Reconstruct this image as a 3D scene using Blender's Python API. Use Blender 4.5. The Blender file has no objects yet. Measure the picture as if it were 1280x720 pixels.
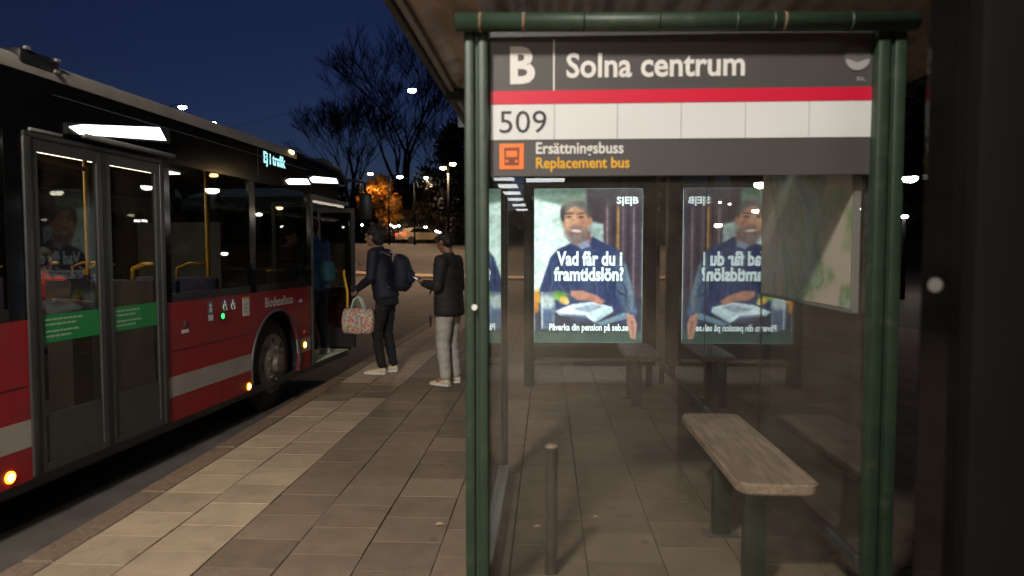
import bpy, bmesh, math, random
import numpy as np
from math import sin, cos, pi, radians, sqrt, atan2
from mathutils import Vector, Matrix, noise
random.seed(7)
rng = np.random.default_rng(7)
S = bpy.context.scene
COL = S.collection

# ------------------------------------------------------------------ camera
cd = bpy.data.cameras.new('camera'); cam = bpy.data.objects.new('camera', cd); COL.objects.link(cam)
cam.location = (0, 0, 1.52); cam.rotation_euler = (radians(90 - 2.93), 0, radians(2.93))
cd.sensor_width = 36; cd.lens = 24.19; cd.clip_start = .05; cd.clip_end = 3000
cd.dof.use_dof = True; cd.dof.focus_distance = 7.0; cd.dof.aperture_fstop = 1.7
S.camera = cam
# ------------------------------------------------------------------ world: sky after sunset
W = bpy.data.worlds.new('World'); S.world = W; W.use_nodes = True
nt = W.node_tree; nt.nodes.clear()
sky = nt.nodes.new('ShaderNodeTexSky'); sky.sky_type = 'NISHITA'; sky.sun_disc = False
sky.sun_elevation = radians(-2.7); sky.sun_rotation = radians(5); sky.ozone_density = 3.7; sky.dust_density = .5
bg = nt.nodes.new('ShaderNodeBackground'); bg.inputs['Strength'].default_value = .235
wo = nt.nodes.new('ShaderNodeOutputWorld')
nt.links.new(sky.outputs[0], bg.inputs[0]); nt.links.new(bg.outputs[0], wo.inputs[0])
S.view_settings.view_transform = 'Standard'; S.view_settings.look = 'None'; S.view_settings.exposure = .22; S.view_settings.gamma = 1
S.cycles.max_bounces = 8; S.cycles.transparent_max_bounces = 24; S.cycles.sample_clamp_indirect = 4
S.cycles.use_denoising = True
WARM = (1.0, .68, .42); NEUT = (1.0, .83, .68); ORNG = (1.0, .5, .15); COOL = (.85, .93, 1.0)

# ------------------------------------------------------------------ materials
def mat(name, c, rough=.6, metal=0, var=.15, scale=6, bump=.0, bscale=60, c2=None, spec=.5, coat=0, dirt=None):
    m = bpy.data.materials.new(name); m.use_nodes = True
    n = m.node_tree.nodes; l = m.node_tree.links; b = n['Principled BSDF']
    b.inputs['Roughness'].default_value = rough; b.inputs['Metallic'].default_value = metal
    b.inputs['Specular IOR Level'].default_value = spec; b.inputs['Coat Weight'].default_value = coat
    tc = n.new('ShaderNodeTexCoord'); no = n.new('ShaderNodeTexNoise'); no.inputs['Scale'].default_value = scale
    no.inputs['Detail'].default_value = 6; l.new(tc.outputs['Object'], no.inputs['Vector'])
    r = n.new('ShaderNodeValToRGB'); r.color_ramp.elements[0].position = .3; r.color_ramp.elements[1].position = .7
    a = c2 if c2 else tuple(x * (1 - var) for x in c); d = c if c2 else tuple(min(1, x * (1 + var)) for x in c)
    r.color_ramp.elements[0].color = (*a, 1); r.color_ramp.elements[1].color = (*d, 1)
    l.new(no.outputs['Fac'], r.inputs['Fac']); out = r.outputs['Color']
    if dirt:
        n2 = n.new('ShaderNodeTexNoise'); n2.inputs['Scale'].default_value = dirt[2]; n2.inputs['Detail'].default_value = 8
        l.new(tc.outputs['Object'], n2.inputs['Vector'])
        r2 = n.new('ShaderNodeValToRGB'); r2.color_ramp.elements[0].position = dirt[3]; r2.color_ramp.elements[1].position = dirt[3] + .3
        r2.color_ramp.elements[1].color = (dirt[1],) * 3 + (1,)
        l.new(n2.outputs['Fac'], r2.inputs['Fac'])
        mx = n.new('ShaderNodeMixRGB'); mx.inputs['Color2'].default_value = (*dirt[0], 1)
        l.new(r2.outputs['Color'], mx.inputs['Fac']); l.new(out, mx.inputs['Color1']); out = mx.outputs['Color']
    l.new(out, b.inputs['Base Color'])
    if bump:
        nb = n.new('ShaderNodeTexNoise'); nb.inputs['Scale'].default_value = bscale; nb.inputs['Detail'].default_value = 5
        l.new(tc.outputs['Object'], nb.inputs['Vector'])
        bu = n.new('ShaderNodeBump'); bu.inputs['Strength'].default_value = bump; bu.inputs['Distance'].default_value = .01
        l.new(nb.outputs['Fac'], bu.inputs['Height']); l.new(bu.outputs[0], b.inputs['Normal'])
    return m
def worldize(m, gum=True):      # grime runs on from slab to slab; every piece a slightly different tone
    n = m.node_tree.nodes; l = m.node_tree.links; ge = n.new('ShaderNodeNewGeometry'); tc = [q for q in n if q.type == 'TEX_COORD'][0]
    for lk in list(tc.outputs['Object'].links):
        to = lk.to_socket; l.remove(lk); l.new(ge.outputs['Position'], to)
    b = n['Principled BSDF']; src = b.inputs['Base Color'].links[0].from_socket; oi = n.new('ShaderNodeObjectInfo')
    no = n.new('ShaderNodeTexNoise'); no.inputs['Scale'].default_value = .9; no.inputs['Detail'].default_value = 7; no.inputs['Roughness'].default_value = .7; l.new(ge.outputs['Position'], no.inputs['Vector'])
    a = n.new('ShaderNodeMapRange'); a.inputs[3].default_value = .93; a.inputs[4].default_value = 1.06; l.new(oi.outputs['Random'], a.inputs[0])
    c = n.new('ShaderNodeMapRange'); c.inputs[1].default_value = .3; c.inputs[2].default_value = .7; c.inputs[3].default_value = .84; c.inputs[4].default_value = 1.12; l.new(no.outputs['Fac'], c.inputs[0])
    v = n.new('ShaderNodeTexVoronoi'); v.inputs['Scale'].default_value = 2.6; l.new(ge.outputs['Position'], v.inputs['Vector'])
    g = n.new('ShaderNodeMapRange'); g.inputs[1].default_value = .045; g.inputs[2].default_value = .075; g.inputs[3].default_value = .62 if gum else 1; g.inputs[4].default_value = 1; l.new(v.outputs['Distance'], g.inputs[0])
    m1_ = n.new('ShaderNodeMath'); m1_.operation = 'MULTIPLY'; l.new(a.outputs[0], m1_.inputs[0]); l.new(c.outputs[0], m1_.inputs[1])
    m2_ = n.new('ShaderNodeMath'); m2_.operation = 'MULTIPLY'; l.new(m1_.outputs[0], m2_.inputs[0]); l.new(g.outputs[0], m2_.inputs[1])
    hs = n.new('ShaderNodeHueSaturation'); l.new(src, hs.inputs['Color']); l.new(m2_.outputs[0], hs.inputs['Value']); l.new(hs.outputs[0], b.inputs['Base Color'])
def emat(name, c, s):
    m = bpy.data.materials.new(name); m.use_nodes = True; n = m.node_tree.nodes; n.clear()
    e = n.new('ShaderNodeEmission'); e.inputs[0].default_value = (*c, 1); e.inputs[1].default_value = s
    o = n.new('ShaderNodeOutputMaterial'); m.node_tree.links.new(e.outputs[0], o.inputs[0]); return m
def gmat(name, tint, dust=.03, dustc=(.4, .36, .3), rough=.0, ior=1.5, boost=1.0):
    m = bpy.data.materials.new(name); m.use_nodes = True; n = m.node_tree.nodes; l = m.node_tree.links; n.clear()
    t = n.new('ShaderNodeBsdfTransparent'); t.inputs[0].default_value = (*tint, 1)
    g = n.new('ShaderNodeBsdfGlossy'); g.inputs['Roughness'].default_value = rough
    ge = n.new('ShaderNodeNewGeometry'); dt = n.new('ShaderNodeVectorMath'); dt.operation = 'DOT_PRODUCT'; l.new(ge.outputs['Normal'], dt.inputs[0]); l.new(ge.outputs['Incoming'], dt.inputs[1])
    def mth(op, a, b=None):
        q = n.new('ShaderNodeMath'); q.operation = op
        for i_, v_ in enumerate((a, b)):
            if v_ is None: continue
            if isinstance(v_, (int, float)): q.inputs[i_].default_value = v_
            else: l.new(v_, q.inputs[i_])
        return q.outputs[0]
    pw = mth('POWER', mth('SUBTRACT', 1.0, mth('ABSOLUTE', dt.outputs['Value'])), 5.0)     # Schlick reflectance of one face
    class _O: outputs = [mth('ADD', mth('MULTIPLY', pw, .96*boost), .04*boost)]
    ml = _O
    a = n.new('ShaderNodeMixShader'); l.new(ml.outputs[0], a.inputs[0]); l.new(t.outputs[0], a.inputs[1]); l.new(g.outputs[0], a.inputs[2])
    d = n.new('ShaderNodeBsdfDiffuse'); d.inputs[0].default_value = (*dustc, 1)
    tc = n.new('ShaderNodeTexCoord'); no = n.new('ShaderNodeTexNoise'); no.inputs['Scale'].default_value = 3; no.inputs['Detail'].default_value = 9
    no.inputs['Roughness'].default_value = .65
    l.new(tc.outputs['Object'], no.inputs['Vector'])
    mr = n.new('ShaderNodeMapRange'); mr.inputs[1].default_value = .35; mr.inputs[2].default_value = .8; mr.inputs[3].default_value = dust * .4; mr.inputs[4].default_value = dust * 2.2
    l.new(no.outputs['Fac'], mr.inputs[0])
    b = n.new('ShaderNodeMixShader'); l.new(mr.outputs[0], b.inputs[0]); l.new(a.outputs[0], b.inputs[1]); l.new(d.outputs[0], b.inputs[2])
    o = n.new('ShaderNodeOutputMaterial'); l.new(b.outputs[0], o.inputs[0]); return m
def vcmat(name, emit):
    m = bpy.data.materials.new(name); m.use_nodes = True; n = m.node_tree.nodes; l = m.node_tree.links; n.clear()
    a = n.new('ShaderNodeVertexColor'); a.layer_name = 'Col'; e = n.new('ShaderNodeEmission'); e.inputs[1].default_value = emit
    o = n.new('ShaderNodeOutputMaterial'); l.new(a.outputs[0], e.inputs[0]); l.new(e.outputs[0], o.inputs[0]); return m

M = dict(
 asphalt=mat('asphalt', (.09, .078, .068), .85, var=.3, scale=3, bump=.6, bscale=150, dirt=((.1, .09, .08), .5, 25, .5)),
 joint=mat('joint_sand', (.08, .062, .048), .95, bump=.4),
 slab1=mat('slab_brown', (.175, .128, .087), .8, var=.14, scale=5, bump=.35, bscale=90, dirt=((.08, .065, .055), .6, 9, .55)),
 slab2=mat('slab_brown_dark', (.148, .108, .073), .8, var=.16, scale=6, bump=.35, bscale=90, dirt=((.07, .06, .05), .6, 7, .52)),
 slab3=mat('slab_brown_light', (.20, .148, .100), .8, var=.14, scale=4, bump=.35, bscale=90, dirt=((.09, .075, .06), .6, 8, .55)),
 slabw=mat('slab_pale', (.37, .28, .188), .8, var=.1, scale=5, bump=.3, bscale=90, dirt=((.16, .13, .1), .65, 6, .55)),
 slabw2=mat('slab_pale_worn', (.33, .25, .168), .8, var=.12, scale=4, bump=.3, bscale=90, dirt=((.14, .11, .09), .65, 8, .5)),
 kerb=mat('kerb_granite', (.17, .12, .082), .8, var=.25, scale=30, bump=.3, bscale=70),
 kerb2=mat('kerb_granite_rusty', (.19, .125, .08), .8, var=.25, scale=25, bump=.3, bscale=70),
 green=mat('green_painted_steel', (.018, .038, .021), .5, var=.15, scale=10, bump=.05, bscale=40, dirt=((.10, .10, .07), .6, 14, .56)),
 dgreen=mat('dark_green_steel', (.014, .026, .018), .4, var=.15),
 black=mat('black_plastic', (.012, .012, .013), .45, var=.1),
 blackgloss=mat('black_gloss_panel', (.006, .006, .0065), .12, var=.1, bump=.0, coat=.0, spec=.22),
 dgrey=mat('dark_grey_metal', (.06, .06, .06), .4, var=.15),
 doorgrey=mat('door_frame_grey', (.045, .045, .044), .4, var=.15),
 grey=mat('grey_metal', (.25, .24, .23), .4, var=.1),
 rust=mat('weathered_steel', (.036, .028, .022), .55, var=.3, scale=14, bump=.2),
 red=mat('red_bus_paint', (.32, .012, .02), .42, var=.06, scale=2, spec=.3, dirt=((.19, .045, .04), .6, 2.4, .38)),
 whitep=mat('dirty_white_paint', (.36, .33, .29), .4, var=.06, scale=3, dirt=((.25, .21, .17), .5, 4, .5)),
 cream=mat('roof_cream', (.33, .30, .26), .45, var=.15, scale=3),
 rubber=mat('tyre_rubber', (.028, .026, .024), .8, var=.2, bump=.3),
 rim=mat('dusty_steel_rim', (.17, .145, .12), .5, metal=.3, var=.3, scale=12, dirt=((.05, .04, .035), .7, 14, .48)),
 yellow=mat('yellow_handrail', (.75, .40, .02), .35, var=.05),
 seatcol=mat('seat_fabric', (.07, .065, .16), .8, var=.4, scale=40),
 seatgrey=mat('grey_panel', (.12, .115, .11), .6),
 stick=mat('green_sticker', (.012, .26, .06), .45, var=.05),
 whiteprint=mat('white_print', (.72, .70, .67), .55, var=.04),
 softprint=mat('pale_print', (.32, .48, .34), .55, var=.04),
 signdark=mat('sign_charcoal', (.075, .07, .068), .42, var=.05),
 signred=mat('sign_red', (.62, .012, .045), .4, var=.03),
 signwhite=mat('sign_white', (.68, .69, .69), .42, var=.03, scale=2),
 signgap=mat('sign_gap', (.45, .43, .41), .5),
 ink=mat('black_ink', (.03, .03, .035), .5),
 orange=mat('orange_symbol', (.85, .20, .035), .45, var=.03),
 symdark=mat('symbol_brown', (.22, .045, .015), .5),
 gold=mat('yellow_print', (.78, .42, .02), .5, var=.03),
 wood=None, skin=mat('skin', (.38, .21, .14), .5, var=.08, scale=20), skinr=mat('skin_tan', (.30, .15, .09), .5, var=.08, scale=20),
 hair=mat('dark_hair', (.015, .012, .01), .6, var=.4, scale=80, bump=.5, bscale=120),
 puffer=mat('black_puffer_nylon', (.02, .02, .021), .75, var=.25, bump=.3, bscale=30),
 navy=mat('navy_jacket', (.012, .014, .028), .7, var=.3, bump=.2, bscale=40),
 blk=mat('black_trousers', (.011, .011, .012), .85, var=.2),
 gtrou=mat('grey_trousers', (.44, .41, .37), .9, var=.12, scale=9, bump=.3, bscale=30),
 blue=mat('blue_jacket', (.02, .09, .24), .6, var=.3, bump=.2), teal=mat('teal_bag', (.03, .12, .16), .7, var=.3),
 shoe=mat('cream_sneaker', (.62, .53, .38), .6, var=.08), strap=mat('grey_strap', (.2, .2, .2), .6),
 mint=mat('mint_strap', (.45, .62, .52), .7, var=.05), jeans=mat('dark_jeans', (.03, .035, .05), .85),
 redcl=mat('red_jumper', (.45, .05, .03), .8),
 bark=mat('bark', (.022, .018, .015), .9, var=.3, bump=.4), 
 grass=mat('night_grass', (.05, .055, .02), .95, var=.4, scale=.8, bump=.5, bscale=8),
 brick=mat('dark_render_wall', (.05, .042, .036), .85, var=.2, scale=2),
 lampglass=emat('lamp_white', (1, .93, .82), 55), lampo=emat('lamp_orange', (1, .62, .22), 45),
 tube=emat('fluorescent_panel', (.95, .97, 1.0), 11), brightstrip=emat('glowing_strip', (1, .97, .95), 3.2),
 amber=emat('amber_marker', (1, .33, .02), 7), ambcore=emat('amber_core', (1, .75, .25), 14), greenlamp=emat('green_button', (.05, 1, .16), 1.6),
 dest=emat('display_cyan', (.42, .93, 1.0), 1.25), taill=emat('tail_light', (1, .05, .02), 3),
 adtext=emat('backlit_white', (.85, .95, .96), 1.7), phone=emat('phone_screen', (.7, .8, 1), 1.0),
 buslamp=emat('bus_interior_lamp', (1, .84, .66), 13),
 glass=gmat('shelter_glass', (.93, .94, .93), .028, (.42, .36, .29)),
 rearglass=gmat('rear_shelter_glass', (.86, .86, .85), .03, (.42, .36, .29), boost=1.7),
 busglass=gmat('tinted_bus_glass', (.50, .53, .50), .014, (.25, .2, .16), boost=.8),
 doorglass=gmat('door_glass', (.55, .56, .52), .07, (.2, .15, .11), boost=.45),
 darkglass=gmat('grimy_dark_glass', (.22, .21, .2), .12, (.035, .03, .028)),
 adfront=gmat('display_glass', (.93, .97, .96), .01),
)
def wood():
    m = bpy.data.materials.new('bench_wood'); m.use_nodes = True; n = m.node_tree.nodes; l = m.node_tree.links; b = n['Principled BSDF']
    tc = n.new('ShaderNodeTexCoord'); mp = n.new('ShaderNodeMapping'); mp.inputs['Scale'].default_value = (14, 1.2, 14)
    l.new(tc.outputs['Object'], mp.inputs[0]); no = n.new('ShaderNodeTexNoise'); no.inputs['Scale'].default_value = 3; no.inputs['Detail'].default_value = 8; no.inputs['Distortion'].default_value = .6
    l.new(mp.outputs[0], no.inputs['Vector'])
    r = n.new('ShaderNodeValToRGB'); r.color_ramp.elements[0].position = .32; r.color_ramp.elements[0].color = (.23, .145, .09, 1); r.color_ramp.elements[1].position = .62; r.color_ramp.elements[1].color = (.40, .26, .16, 1)
    l.new(no.outputs['Fac'], r.inputs[0])
    n2 = n.new('ShaderNodeTexNoise'); n2.inputs['Scale'].default_value = 5; l.new(tc.outputs['Object'], n2.inputs['Vector'])
    mx = n.new('ShaderNodeMixRGB'); mx.blend_type = 'MULTIPLY'; mx.inputs[0].default_value = .6; l.new(r.outputs[0], mx.inputs[1]); l.new(n2.outputs['Fac'], mx.inputs[2])
    hs = n.new('ShaderNodeHueSaturation'); hs.inputs['Saturation'].default_value = .75; hs.inputs['Value'].default_value = 1.25; l.new(mx.outputs[0], hs.inputs['Color'])
    l.new(hs.outputs[0], b.inputs['Base Color']); b.inputs['Roughness'].default_value = .55
    return m
M['wood'] = wood()
for k_ in ('slab1', 'slab2', 'slab3', 'slabw', 'slabw2'): worldize(M[k_])
for k_ in ('kerb', 'kerb2', 'asphalt'): worldize(M[k_], False)
def floral():
    m = bpy.data.materials.new('floral_print'); m.use_nodes = True; n = m.node_tree.nodes; l = m.node_tree.links; b = n['Principled BSDF']
    tc = n.new('ShaderNodeTexCoord'); v = n.new('ShaderNodeTexVoronoi'); v.inputs['Scale'].default_value = 46; v.inputs['Randomness'].default_value = 1
    l.new(tc.outputs['Object'], v.inputs['Vector'])
    sp = n.new('ShaderNodeSeparateColor'); l.new(v.outputs['Color'], sp.inputs[0])
    r = n.new('ShaderNodeValToRGB'); r.color_ramp.interpolation = 'CONSTANT'
    cols = [(0, (.62, .50, .38)), (.3, (.60, .16, .14)), (.42, (.62, .52, .42)), (.6, (.18, .26, .22)), (.7, (.66, .32, .12)), (.8, (.55, .20, .24)), (.9, (.24, .30, .36))]
    el = r.color_ramp.elements
    el[0].color = (*cols[0][1], 1); el[1].position = cols[1][0]; el[1].color = (*cols[1][1], 1)
    for p, c in cols[2:]:
        e = el.new(p); e.color = (*c, 1)
    l.new(sp.outputs[0], r.inputs[0]); l.new(r.outputs[0], b.inputs['Base Color']); b.inputs['Roughness'].default_value = .7
    return m
M['floral'] = floral()
def mapmat():
    m = bpy.data.materials.new('printed_map'); m.use_nodes = True; n = m.node_tree.nodes; l = m.node_tree.links; b = n['Principled BSDF']
    tc = n.new('ShaderNodeTexCoord'); no = n.new('ShaderNodeTexNoise'); no.inputs['Scale'].default_value = 2.6; no.inputs['Detail'].default_value = 5; no.inputs['Distortion'].default_value = .5
    l.new(tc.outputs['Object'], no.inputs['Vector'])
    r = n.new('ShaderNodeValToRGB'); el = r.color_ramp.elements
    el[0].position = .3; el[0].color = (.22, .40, .56, 1); el[1].position = .72; el[1].color = (.58, .30, .12, 1)
    for p, c in [(.40, (0.47, 0.60, 0.52)), (.47, (.25, .38, .16)), (.54, (0.68, 0.59, 0.47)), (.62, (0.73, 0.62, 0.52))]:
        e = el.new(p); e.color = (*c, 1)
    l.new(no.outputs['Fac'], r.inputs[0])
    v = n.new('ShaderNodeTexVoronoi'); v.feature = 'DISTANCE_TO_EDGE'; v.inputs['Scale'].default_value = 9; l.new(tc.outputs['Object'], v.inputs['Vector'])
    r2 = n.new('ShaderNodeValToRGB'); r2.color_ramp.elements[0].position = .02; r2.color_ramp.elements[0].color = (.62, .55, .42, 1); r2.color_ramp.elements[1].position = .04; r2.color_ramp.elements[1].color = (0, 0, 0, 1)
    l.new(v.outputs['Distance'], r2.inputs[0])
    mx = n.new('ShaderNodeMixRGB'); mx.blend_type = 'LIGHTEN'; mx.inputs[0].default_value = .5; l.new(r.outputs[0], mx.inputs[1]); l.new(r2.outputs[0], mx.inputs[2])
    l.new(mx.outputs[0], b.inputs['Base Color']); b.inputs['Roughness'].default_value = .35
    return m
M['map'] = mapmat()
def leafmat(name, c):
    m = mat(name, c, .7, var=.35, scale=1.5); return m
M['leafo'] = leafmat('autumn_leaves', (.42, .20, .03)); M['leafd'] = leafmat('dark_evergreen', (.012, .013, .007)); M['leafb'] = leafmat('dry_hedge_leaves', (.05, .035, .015))

M['voidblack'] = mat('matt_black_frame', (.004, .004, .004), .7, spec=.1)
# ------------------------------------------------------------------ mesh builder
class MB:
    def __init__(s): s.v = []; s.f = []
    def add(s, vs, fs):
        o = len(s.v); s.v += [tuple(x) for x in vs]; s.f += [tuple(i + o for i in f) for f in fs]; return s
    def box(s, a, b, ch=0):
        x0, y0, z0 = [min(p, q) for p, q in zip(a, b)]; x1, y1, z1 = [max(p, q) for p, q in zip(a, b)]
        if ch <= 0:
            return s.add([(x0,y0,z0),(x1,y0,z0),(x1,y1,z0),(x0,y1,z0),(x0,y0,z1),(x1,y0,z1),(x1,y1,z1),(x0,y1,z1)],
                         [(0,3,2,1),(4,5,6,7),(0,1,5,4),(1,2,6,5),(2,3,7,6),(3,0,4,7)])
        c = min(ch, (x1-x0)*.45, (y1-y0)*.45, (z1-z0)*.45)
        bm = bmesh.new(); bmesh.ops.create_cube(bm, size=1)
        for q in bm.verts: q.co = Vector((x0+(q.co.x+.5)*(x1-x0), y0+(q.co.y+.5)*(y1-y0), z0+(q.co.z+.5)*(z1-z0)))
        bmesh.ops.bevel(bm, geom=bm.edges[:], offset=c, segments=2, affect='EDGES', profile=.5)
        s.addbm(bm); return s
    def addbm(s, bm):
        bm.verts.index_update(); s.add([v.co[:] for v in bm.verts], [[v.index for v in f.verts] for f in bm.faces]); bm.free()
    def tube(s, pts, rads, n=10, cap=True, ref=None, sq=None):
        pts = [Vector(p) for p in pts]
        if not hasattr(rads, '__len__'): rads = [rads] * len(pts)
        rings = []; prev = None
        for i, p in enumerate(pts):
            t = (pts[min(i+1, len(pts)-1)] - pts[max(i-1, 0)]).normalized()
            if prev is None:
                r = Vector(ref) if ref else (Vector((0, 0, 1)) if abs(t.z) < .9 else Vector((1, 0, 0)))
            else: r = prev
            u = (r - t * r.dot(t)).normalized(); w = t.cross(u); prev = u
            ra = rads[i]; a, b = (ra if hasattr(ra, '__len__') else (ra, ra))
            rings.append([p + u * a * cos(2*pi*k/n) + w * b * sin(2*pi*k/n) for k in range(n)])
        vs = [q for r in rings for q in r]; fs = []
        for i in range(len(rings)-1):
            for k in range(n):
                a = i*n+k; b = i*n+(k+1) % n; fs.append((a, b, b+n, a+n))
        if cap: fs.append(tuple(range(n))[::-1]); fs.append(tuple((len(rings)-1)*n+k for k in range(n)))
        return s.add(vs, fs)
    def ball(s, c, r, n=10, m=7):
        rx, ry, rz = r if hasattr(r, '__len__') else (r, r, r); vs = [(c[0], c[1], c[2]+rz)]; fs = []
        for i in range(1, m):
            th = pi*i/m
            for k in range(n): vs.append((c[0]+rx*sin(th)*cos(2*pi*k/n), c[1]+ry*sin(th)*sin(2*pi*k/n), c[2]+rz*cos(th)))
        vs.append((c[0], c[1], c[2]-rz)); L = len(vs)-1
        for k in range(n):
            fs.append((0, 1+k, 1+(k+1) % n)); fs.append((L, 1+(m-2)*n+(k+1) % n, 1+(m-2)*n+k))
            for i in range(m-2): fs.append((1+i*n+k, 1+(i+1)*n+k, 1+(i+1)*n+(k+1) % n, 1+i*n+(k+1) % n))
        return s.add(vs, fs)
    def limb(s, pts, rads, n=12, **k):          # tapered limb with round joints
        s.tube(pts, rads, n, **k)
        for p, r in zip(pts, rads):
            rr = min(r) if hasattr(r, '__len__') else r
            s.ball(p, rr*.985, 12, 8)
        return s
    def prism(s, poly, axis, a, b):             # poly in the two other axes
        def P(u, v, w): return {0: (w, u, v), 1: (u, w, v), 2: (u, v, w)}[axis]
        n = len(poly); vs = [P(u, v, a) for u, v in poly] + [P(u, v, b) for u, v in poly]
        return s.add(vs, [tuple(range(n)), tuple(range(2*n-1, n-1, -1))] + [(i, i+n, (i+1) % n+n, (i+1) % n) for i in range(n)])
    def build(s, name, m, parent=None, smooth=False, loc=None, data=None):
        me = bpy.data.meshes.new(name); me.from_pydata(s.v, [], s.f); me.update()
        bm = bmesh.new(); bm.from_mesh(me); bmesh.ops.recalc_face_normals(bm, faces=bm.faces); bm.to_mesh(me); bm.free()
        return link(name, me, m, parent, smooth, loc)
def link(name, me, m, parent=None, smooth=False, loc=None):
    if m is not None and not me.materials: me.materials.append(M[m] if isinstance(m, str) else m)
    if smooth: me.shade_smooth() if smooth is True else None
    if smooth == 'auto':
        me.shade_smooth(); me.set_sharp_from_angle(angle=radians(38))
    o = bpy.data.objects.new(name, me); COL.objects.link(o)
    if parent: o.parent = parent
    if loc is not None: o.location = loc
    return o
def tag(o, label=None, cat=None, group=None, kind=None):
    for k, v in (('label', label), ('category', cat), ('group', group), ('kind', kind)):
        if v: o[k] = v
    return o
def thing(name, loc, label, cat, rz=0, group=None):
    o = bpy.data.objects.new(name, None); COL.objects.link(o); o.location = loc; o.rotation_euler = (0, 0, rz); o.empty_display_size = .1
    return tag(o, label, cat, group)
def struct(name, mb, m, parent=None, smooth=False):
    o = mb.build(name, m, parent, smooth)
    if not parent: o['kind'] = 'structure'
    return o
def copy_tree(o, parent=None):
    c = o.copy(); COL.objects.link(c); c.parent = parent
    for ch in list(o.children): copy_tree(ch, c)
    return c
def remesh(mb, name, m, parent, vox=.012, smooth=4, fn=None):
    me = bpy.data.meshes.new(name); me.from_pydata(mb.v, [], mb.f); me.update()
    bm = bmesh.new(); bm.from_mesh(me); bmesh.ops.recalc_face_normals(bm, faces=bm.faces); bm.to_mesh(me); bm.free()
    o = bpy.data.objects.new('tmp', me); COL.objects.link(o)
    r = o.modifiers.new('r', 'REMESH'); r.mode = 'VOXEL'; r.voxel_size = vox
    if smooth: sm = o.modifiers.new('s', 'SMOOTH'); sm.iterations = smooth; sm.factor = .5
    dg = bpy.context.evaluated_depsgraph_get(); ev = o.evaluated_get(dg); nm = bpy.data.meshes.new_from_object(ev)
    bpy.data.objects.remove(o); nm.name = name; nm.materials.clear()
    if fn:
        nor = [v.normal.copy() for v in nm.vertices]
        for v, q in zip(nm.vertices, nor): v.co += q * fn(v.co)
    o = link(name, nm, m, parent, True)
    return o
def text(name, s, x0, z0, w, h, m, parent, y=0, bold=0, ax='x', depth=.001, mirror=False, slant=0):
    cu = bpy.data.curves.new('t', 'FONT'); cu.body = s; cu.size = 1; cu.offset = bold; cu.extrude = 0; cu.resolution_u = 3
    o = bpy.data.objects.new('t', cu); COL.objects.link(o); dg = bpy.context.evaluated_depsgraph_get()
    me = bpy.data.meshes.new_from_object(o.evaluated_get(dg)); bpy.data.objects.remove(o); bpy.data.curves.remove(cu)
    co = np.array([v.co[:] for v in me.vertices]); mn = co.min(0); mx = co.max(0)
    for v in me.vertices:
        a = (v.co.x-mn[0])/(mx[0]-mn[0])*w; b = (v.co.y-mn[1])/(mx[1]-mn[1])*h
        a += slant*b
        v.co = (x0+a, y, z0+b) if ax == 'x' else (y, x0+a, z0+b)
    me.name = name; me.update()
    me.materials.clear()
    return link(name, me, m, parent)
def px(x, y, Y):      # a point of the place seen from the photographer's spot, at distance Y ahead
    F = 860; a = radians(2.93)
    f = Vector((-sin(a)*cos(a), cos(a)*cos(a), -sin(a))); r = Vector((cos(a), sin(a), 0)); u = r.cross(f)
    d = f + r*(x-640)/F + u*(360-y)/F
    return Vector((0, 0, 1.52)) + d*(Y/d.y)
def hgt(x, y):
    t = min(1, max(0, (y-18)/52)); t = t*t*(3-2*t)
    return -.13 + 2.6*t

# ================================================================== SETTING
g = MB(); xs = np.concatenate([np.linspace(-400, -60, 8), np.linspace(-50, 50, 26), np.linspace(60, 400, 8)])
ys = np.concatenate([np.linspace(-300, -20, 6), np.linspace(-10, 100, 45), np.linspace(120, 900, 8)])
vs = [(x, y, hgt(x, y)) for y in ys for x in xs]; nx = len(xs)
g.add(vs, [(j*nx+i, j*nx+i+1, (j+1)*nx+i+1, (j+1)*nx+i) for j in range(len(ys)-1) for i in range(nx-1)])
struct('road', g, 'asphalt', smooth=True)
KX0, KX1 = -2.60, -2.43; SL = .375; SLY = .337; PY0, PY1 = -26, 17.2
pave = struct('pavement', MB().box((KX1+.002, PY0, -.16), (7.2, PY1, -.014)), 'joint')
def slab_bm(w, l, t=.05, ch=.0022):
    return MB().box((0, 0, -t), (w, l, 0), ch)
slabmesh = {}
for k in ('slab1', 'slab2', 'slab3', 'slabw', 'slabw2'):
    o = slab_bm(SL-.006, SLY-.004).build('slab', k); slabmesh[k] = o.data; bpy.data.objects.remove(o)
cols = [KX1+.008+SL*i for i in range(0, 26)]
cells = []
for i, x in enumerate(cols):
    for j in range(int((PY1-PY0)/SLY)):
        y = PY0+.2+j*SLY+(.168 if i % 2 else 0)
        if y+SLY > PY1: continue
        cells.append((i, x, y))
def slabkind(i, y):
    if i < 2 and not (6.85 < y < 7.6): return random.choice(['slabw', 'slabw', 'slabw2'])  # dark band across the pale stripe, put into the slab colour
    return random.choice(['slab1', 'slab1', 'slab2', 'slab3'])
front = sorted([c for c in cells if c[2] > 2.2 and abs(c[1]+.2+.05*c[2]) < .85*c[2]], key=lambda c: (c[2]+.6*abs(c[1])))
near = set((c[0], c[2]) for c in front[:292])
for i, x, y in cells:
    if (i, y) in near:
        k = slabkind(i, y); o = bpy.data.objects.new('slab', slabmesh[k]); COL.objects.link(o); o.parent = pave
        o.location = (x+random.uniform(-.0015, .0015), y+random.uniform(-.0015, .0015), random.uniform(-.002, .0015)); o.rotation_euler = (random.uniform(-.004, .004), random.uniform(-.004, .004), random.uniform(-.003, .003))
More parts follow.
